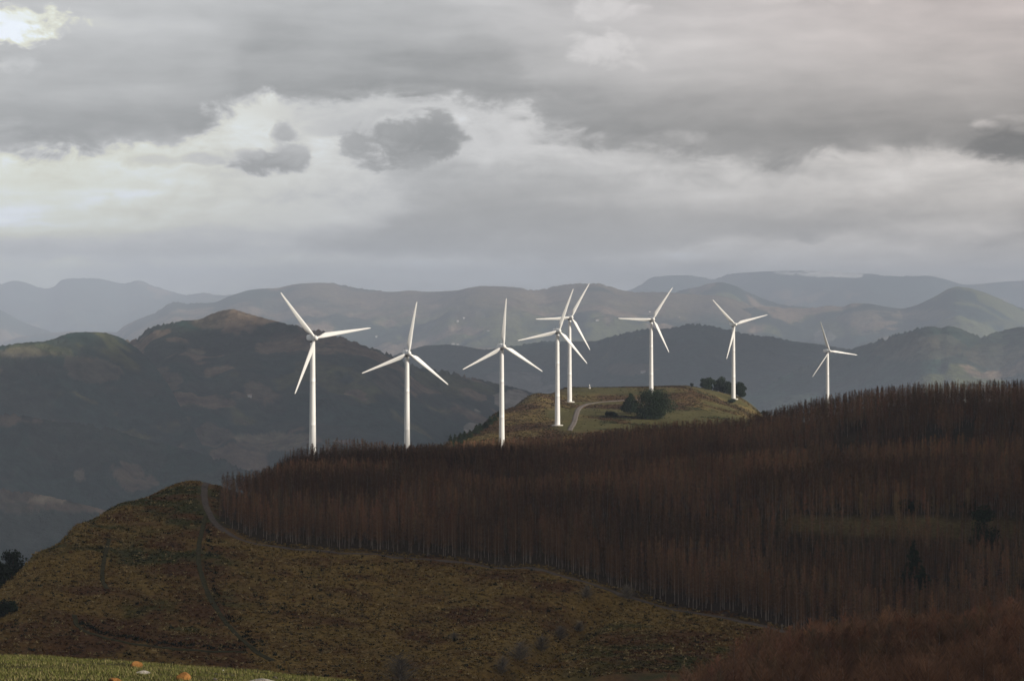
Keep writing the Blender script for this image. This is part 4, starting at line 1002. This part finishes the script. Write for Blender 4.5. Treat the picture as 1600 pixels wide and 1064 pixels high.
rock(286, 1062, 20, 13, M['orange_rock'], 'tan orange rock at the bottom edge, right of the whitish stone', 3)
rock(181, 1067, 22, 9, M['orange_rock'], 'orange rock half cut by the bottom edge, left of the others', 4)
rock(410, 1068, 46, 9, M['pale_rock'], 'long grey stone slab at the bottom edge, rightmost of the stones', 5)
for k, (px, py, lab) in enumerate([(337, 1055, 'small dark stone in the grass, upper left of the dark ones'), (364, 1058, 'small dark stone in the grass between its two dark neighbours'), (336, 1063, 'small dark stone close to the bottom edge beside the tan rock'), (429, 1060, 'small dark stone above the long grey slab'), (348, 1050, 'small pale pebble stone on the crest line of the knoll')]):
    rock(px, py, 7, 4.5, M['dark_rock'] if k < 4 else M['pale_rock'], lab, 20 + k)

# ------------------------------------------------------------------ small built things
mono = empty('monument', at(921, 1690), 0)
tag(mono, 'small white pillar monument on the skyline of the turbine hill', 'monument')
obj('plinth', lathe('plinth', [(0, -0.3), (0.9, -0.3), (0.9, 0.45), (0.8, 0.55), (0, 0.55)], 4, M['plaster']), mono)
obj('pillar', lathe('pillar', [(0, 0.55), (0.55, 0.55), (0.42, 1.9), (0.5, 2.0), (0.3, 2.3), (0.12, 2.9), (0, 3.0)], 8, M['plaster']), mono)
pp = at(1222, hit(1222, 984))
post = obj('marker_post', lathe('marker_post', [(0, -0.2), (0.13, -0.2), (0.12, 1.5), (0.06, 1.62), (0, 1.62)], 8, M['pale_rock']))
post.location = pp; tag(post, 'pale marker post beside the lower end of the dirt track', 'post')

def house(key, px, py, w, d, h, rz, label):
    PX, PY, X, Y, Z, S = SURF[key]
    c = np.argmin(np.abs(PX[0] - px)); colp = np.where(S[:, c] <= 1, np.abs(PY[:, c] - py), 1e9); r_ = int(np.argmin(colp))
    t = empty('farmhouse', (X[r_, c], Y[r_, c], Z[r_, c] - 0.5), rz); tag(t, label, 'house', 'white farmhouses in the valleys')
    V = np.array([(x, y, z) for z in (-3, h) for x, y in ((-w/2, -d/2), (w/2, -d/2), (w/2, d/2), (-w/2, d/2))] + [(-w/2, 0, h + d * 0.28), (w/2, 0, h + d * 0.28)])
    bm = bmesh.new(); vs = [bm.verts.new(v) for v in V]
    for f in ((0, 1, 5, 4), (1, 2, 6, 5), (2, 3, 7, 6), (3, 0, 4, 7), (4, 7, 8), (5, 9, 6)): bm.faces.new([vs[i] for i in f])
    bmesh.ops.recalc_face_normals(bm, faces=bm.faces); me = bpy.data.meshes.new('wall'); bm.to_mesh(me); bm.free(); me.materials.append(M['plaster']); obj('wall', me, t)
    bm = bmesh.new(); e = 0.6; zr = h + d * 0.28 + 0.3; ze = h - e * 0.56 + 0.3
    pts = [(-w/2 - e, -d/2 - e, ze), (w/2 + e, -d/2 - e, ze), (w/2 + e, 0, zr), (-w/2 - e, 0, zr), (-w/2 - e, d/2 + e, ze), (w/2 + e, d/2 + e, ze)]
    vs = [bm.verts.new(p) for p in pts] + [bm.verts.new((p[0], p[1], p[2] + 0.3)) for p in pts]
    for f in ((0, 1, 2, 3), (3, 2, 5, 4), (6, 9, 8, 7), (9, 10, 11, 8), (0, 6, 7, 1), (4, 5, 11, 10), (0, 3, 9, 6), (3, 4, 10, 9), (1, 7, 8, 2), (2, 8, 11, 5)): bm.faces.new([vs[i] for i in f])
    bmesh.ops.recalc_face_normals(bm, faces=bm.faces); me = bpy.data.meshes.new('roof'); bm.to_mesh(me); bm.free(); me.materials.append(M['tile']); obj('roof', me, t)
house('A', 391, 618, 8.5, 6.0, 3.0, 0.2, 'white farmhouse on the wooded slope left of the leftmost turbine')
house('B', 715, 502, 15.4, 10.6, 5.6, 0.1, 'white farmhouse above the second gap between turbines, next to a pale track')
house('B', 725, 499, 11.5, 9.6, 5.6, 0.6, 'white farmhouse just right of another one high on the blue ridge')
house('B', 762, 517, 13.4, 9.6, 5.6, -0.2, 'white farmhouse on the blue ridge left of the upright blade')
house('B', 588, 527, 13.4, 9.6, 4.8, 0.3, 'white farmhouse on the blue ridge right of the longest turbine blade')
house('B', 708, 537, 19.2, 11.5, 5.6, 0.0, 'left one of two long white farm buildings above the dark middle ridge')
house('B', 714, 538, 15.4, 11.5, 5.6, 0.0, 'right one of two long white farm buildings above the dark middle ridge')
house('B', 934, 500, 21.1, 11.5, 5.6, 0.1, 'white farm building right of the overlapping turbine pair')
house('B', 1036, 501, 21.1, 11.5, 5.6, 0.0, 'white farm building right of the hub above the two pines')
house('B', 1016, 489, 15.4, 11.5, 5.6, 0.4, 'white farmhouse left of the hub above the two pines')
house('B', 1060, 497, 15.4, 11.5, 5.6, -0.4, 'white farmhouse farther right on the slope above the middle ridge')
house('C', 1005, 584, 17.3, 10.6, 5.6, 0.1, 'white farmhouse low on the dark middle ridge left of the tower')

# ------------------------------------------------------------------ unseen clouds added to shade the foreground and mountains
def shade_cloud(cx, cy_, cz, rx, ry, rz, seed, label):
    bm = bmesh.new(); bmesh.ops.create_icosphere(bm, subdivisions=6, radius=1.0)
    me = bpy.data.meshes.new('shade_cloud'); bm.to_mesh(me); bm.free()
    V = np.zeros(len(me.vertices) * 3, np.float32); me.vertices.foreach_get('co', V); V = V.reshape(-1, 3).astype(float)
    a = np.arctan2(V[:, 1], V[:, 0]); e = V[:, 2]
    pf = fbm(V[:, 0] * 2.2 + 5 + V[:, 2], V[:, 1] * 2.2 + V[:, 2] * 0.7, 5, seed)
    s = 0.72 + 0.55 * pf
    sq = 1 / np.maximum(1e-6, (np.abs(np.cos(a)) ** 3 + np.abs(np.sin(a)) ** 3) ** (1 / 3))
    W = V * s[:, None]; W[:, :2] *= (0.6 + 0.4 * sq)[:, None] * 1.08
    W[:, 2] = np.where(W[:, 2] < 0, W[:, 2] * 0.35, W[:, 2])
    me.vertices.foreach_set('co', (W * (rx, ry, rz) + (cx, cy_, cz)).astype(np.float32).ravel())
    me.polygons.foreach_set('use_smooth', np.ones(len(me.polygons), bool)); me.materials.append(M['shade_cloud']); me.update()
    tag(obj('shade_cloud', me), label, 'shade_cloud', kind='structure')
def sunward(x, y, zc, z0=-70.0):
    k = (zc - z0) / TO_SUN.z
    return x + TO_SUN.x * k, y + TO_SUN.y * k, zc
shade_cloud(*sunward(170, 585, 700.0), 580, 455, 130, 5, 'grey cumulus bank set unseen behind the viewpoint to shade the foreground')
shade_cloud(*sunward(-720, 3850, 1900.0, -280), 880, 1120, 160, 9, 'grey cumulus added unseen to shade the low left ridges')
shade_cloud(*sunward(-230, 5300, 1900.0, -200), 720, 660, 160, 10, 'grey cumulus added unseen to shade the left mountain')
shade_cloud(*sunward(760, 9500, 2300.0, -300), 2300, 960, 280, 14, 'vast grey cumulus bank added unseen to shade the middle ridges')
shade_cloud(*sunward(270, 1080, 700.0, -50), 210, 175, 60, 21, 'small grey cumulus added unseen to shade the larch skyline at the right')

# ------------------------------------------------------------------ haze in the air
hz = bpy.data.materials.new('haze_air'); hz.use_nodes = True
ht = hz.node_tree; ht.nodes.remove(ht.nodes['Principled BSDF'])
pv = ht.nodes.new('ShaderNodeVolumePrincipled')
pv.inputs['Color'].default_value = (0.70, 0.81, 1.0, 1)
pv.inputs['Density'].default_value = 6.8e-5
pv.inputs['Anisotropy'].default_value = -0.15
ht.links.new(pv.outputs[0], ht.nodes['Material Output'].inputs['Volume'])
x0, x1, y0, y1, z0, z1 = -13500, 13500, -3500, 33500, -872, 410
V = np.array([(x0, y0, z0), (x1, y0, z0), (x1, y1, z0), (x0, y1, z0), (x0, y0, z1), (x1, y0, z1), (x1, y1, z1), (x0, y1, z1)], float)
idx = np.array([0, 3, 2, 1, 4, 5, 6, 7, 0, 1, 5, 4, 1, 2, 6, 5, 2, 3, 7, 6, 3, 0, 4, 7])
tag(obj('haze', mesh_np('haze', V, 4, idx, hz)), 'pale bluish haze filling the valleys', 'haze', kind='stuff')
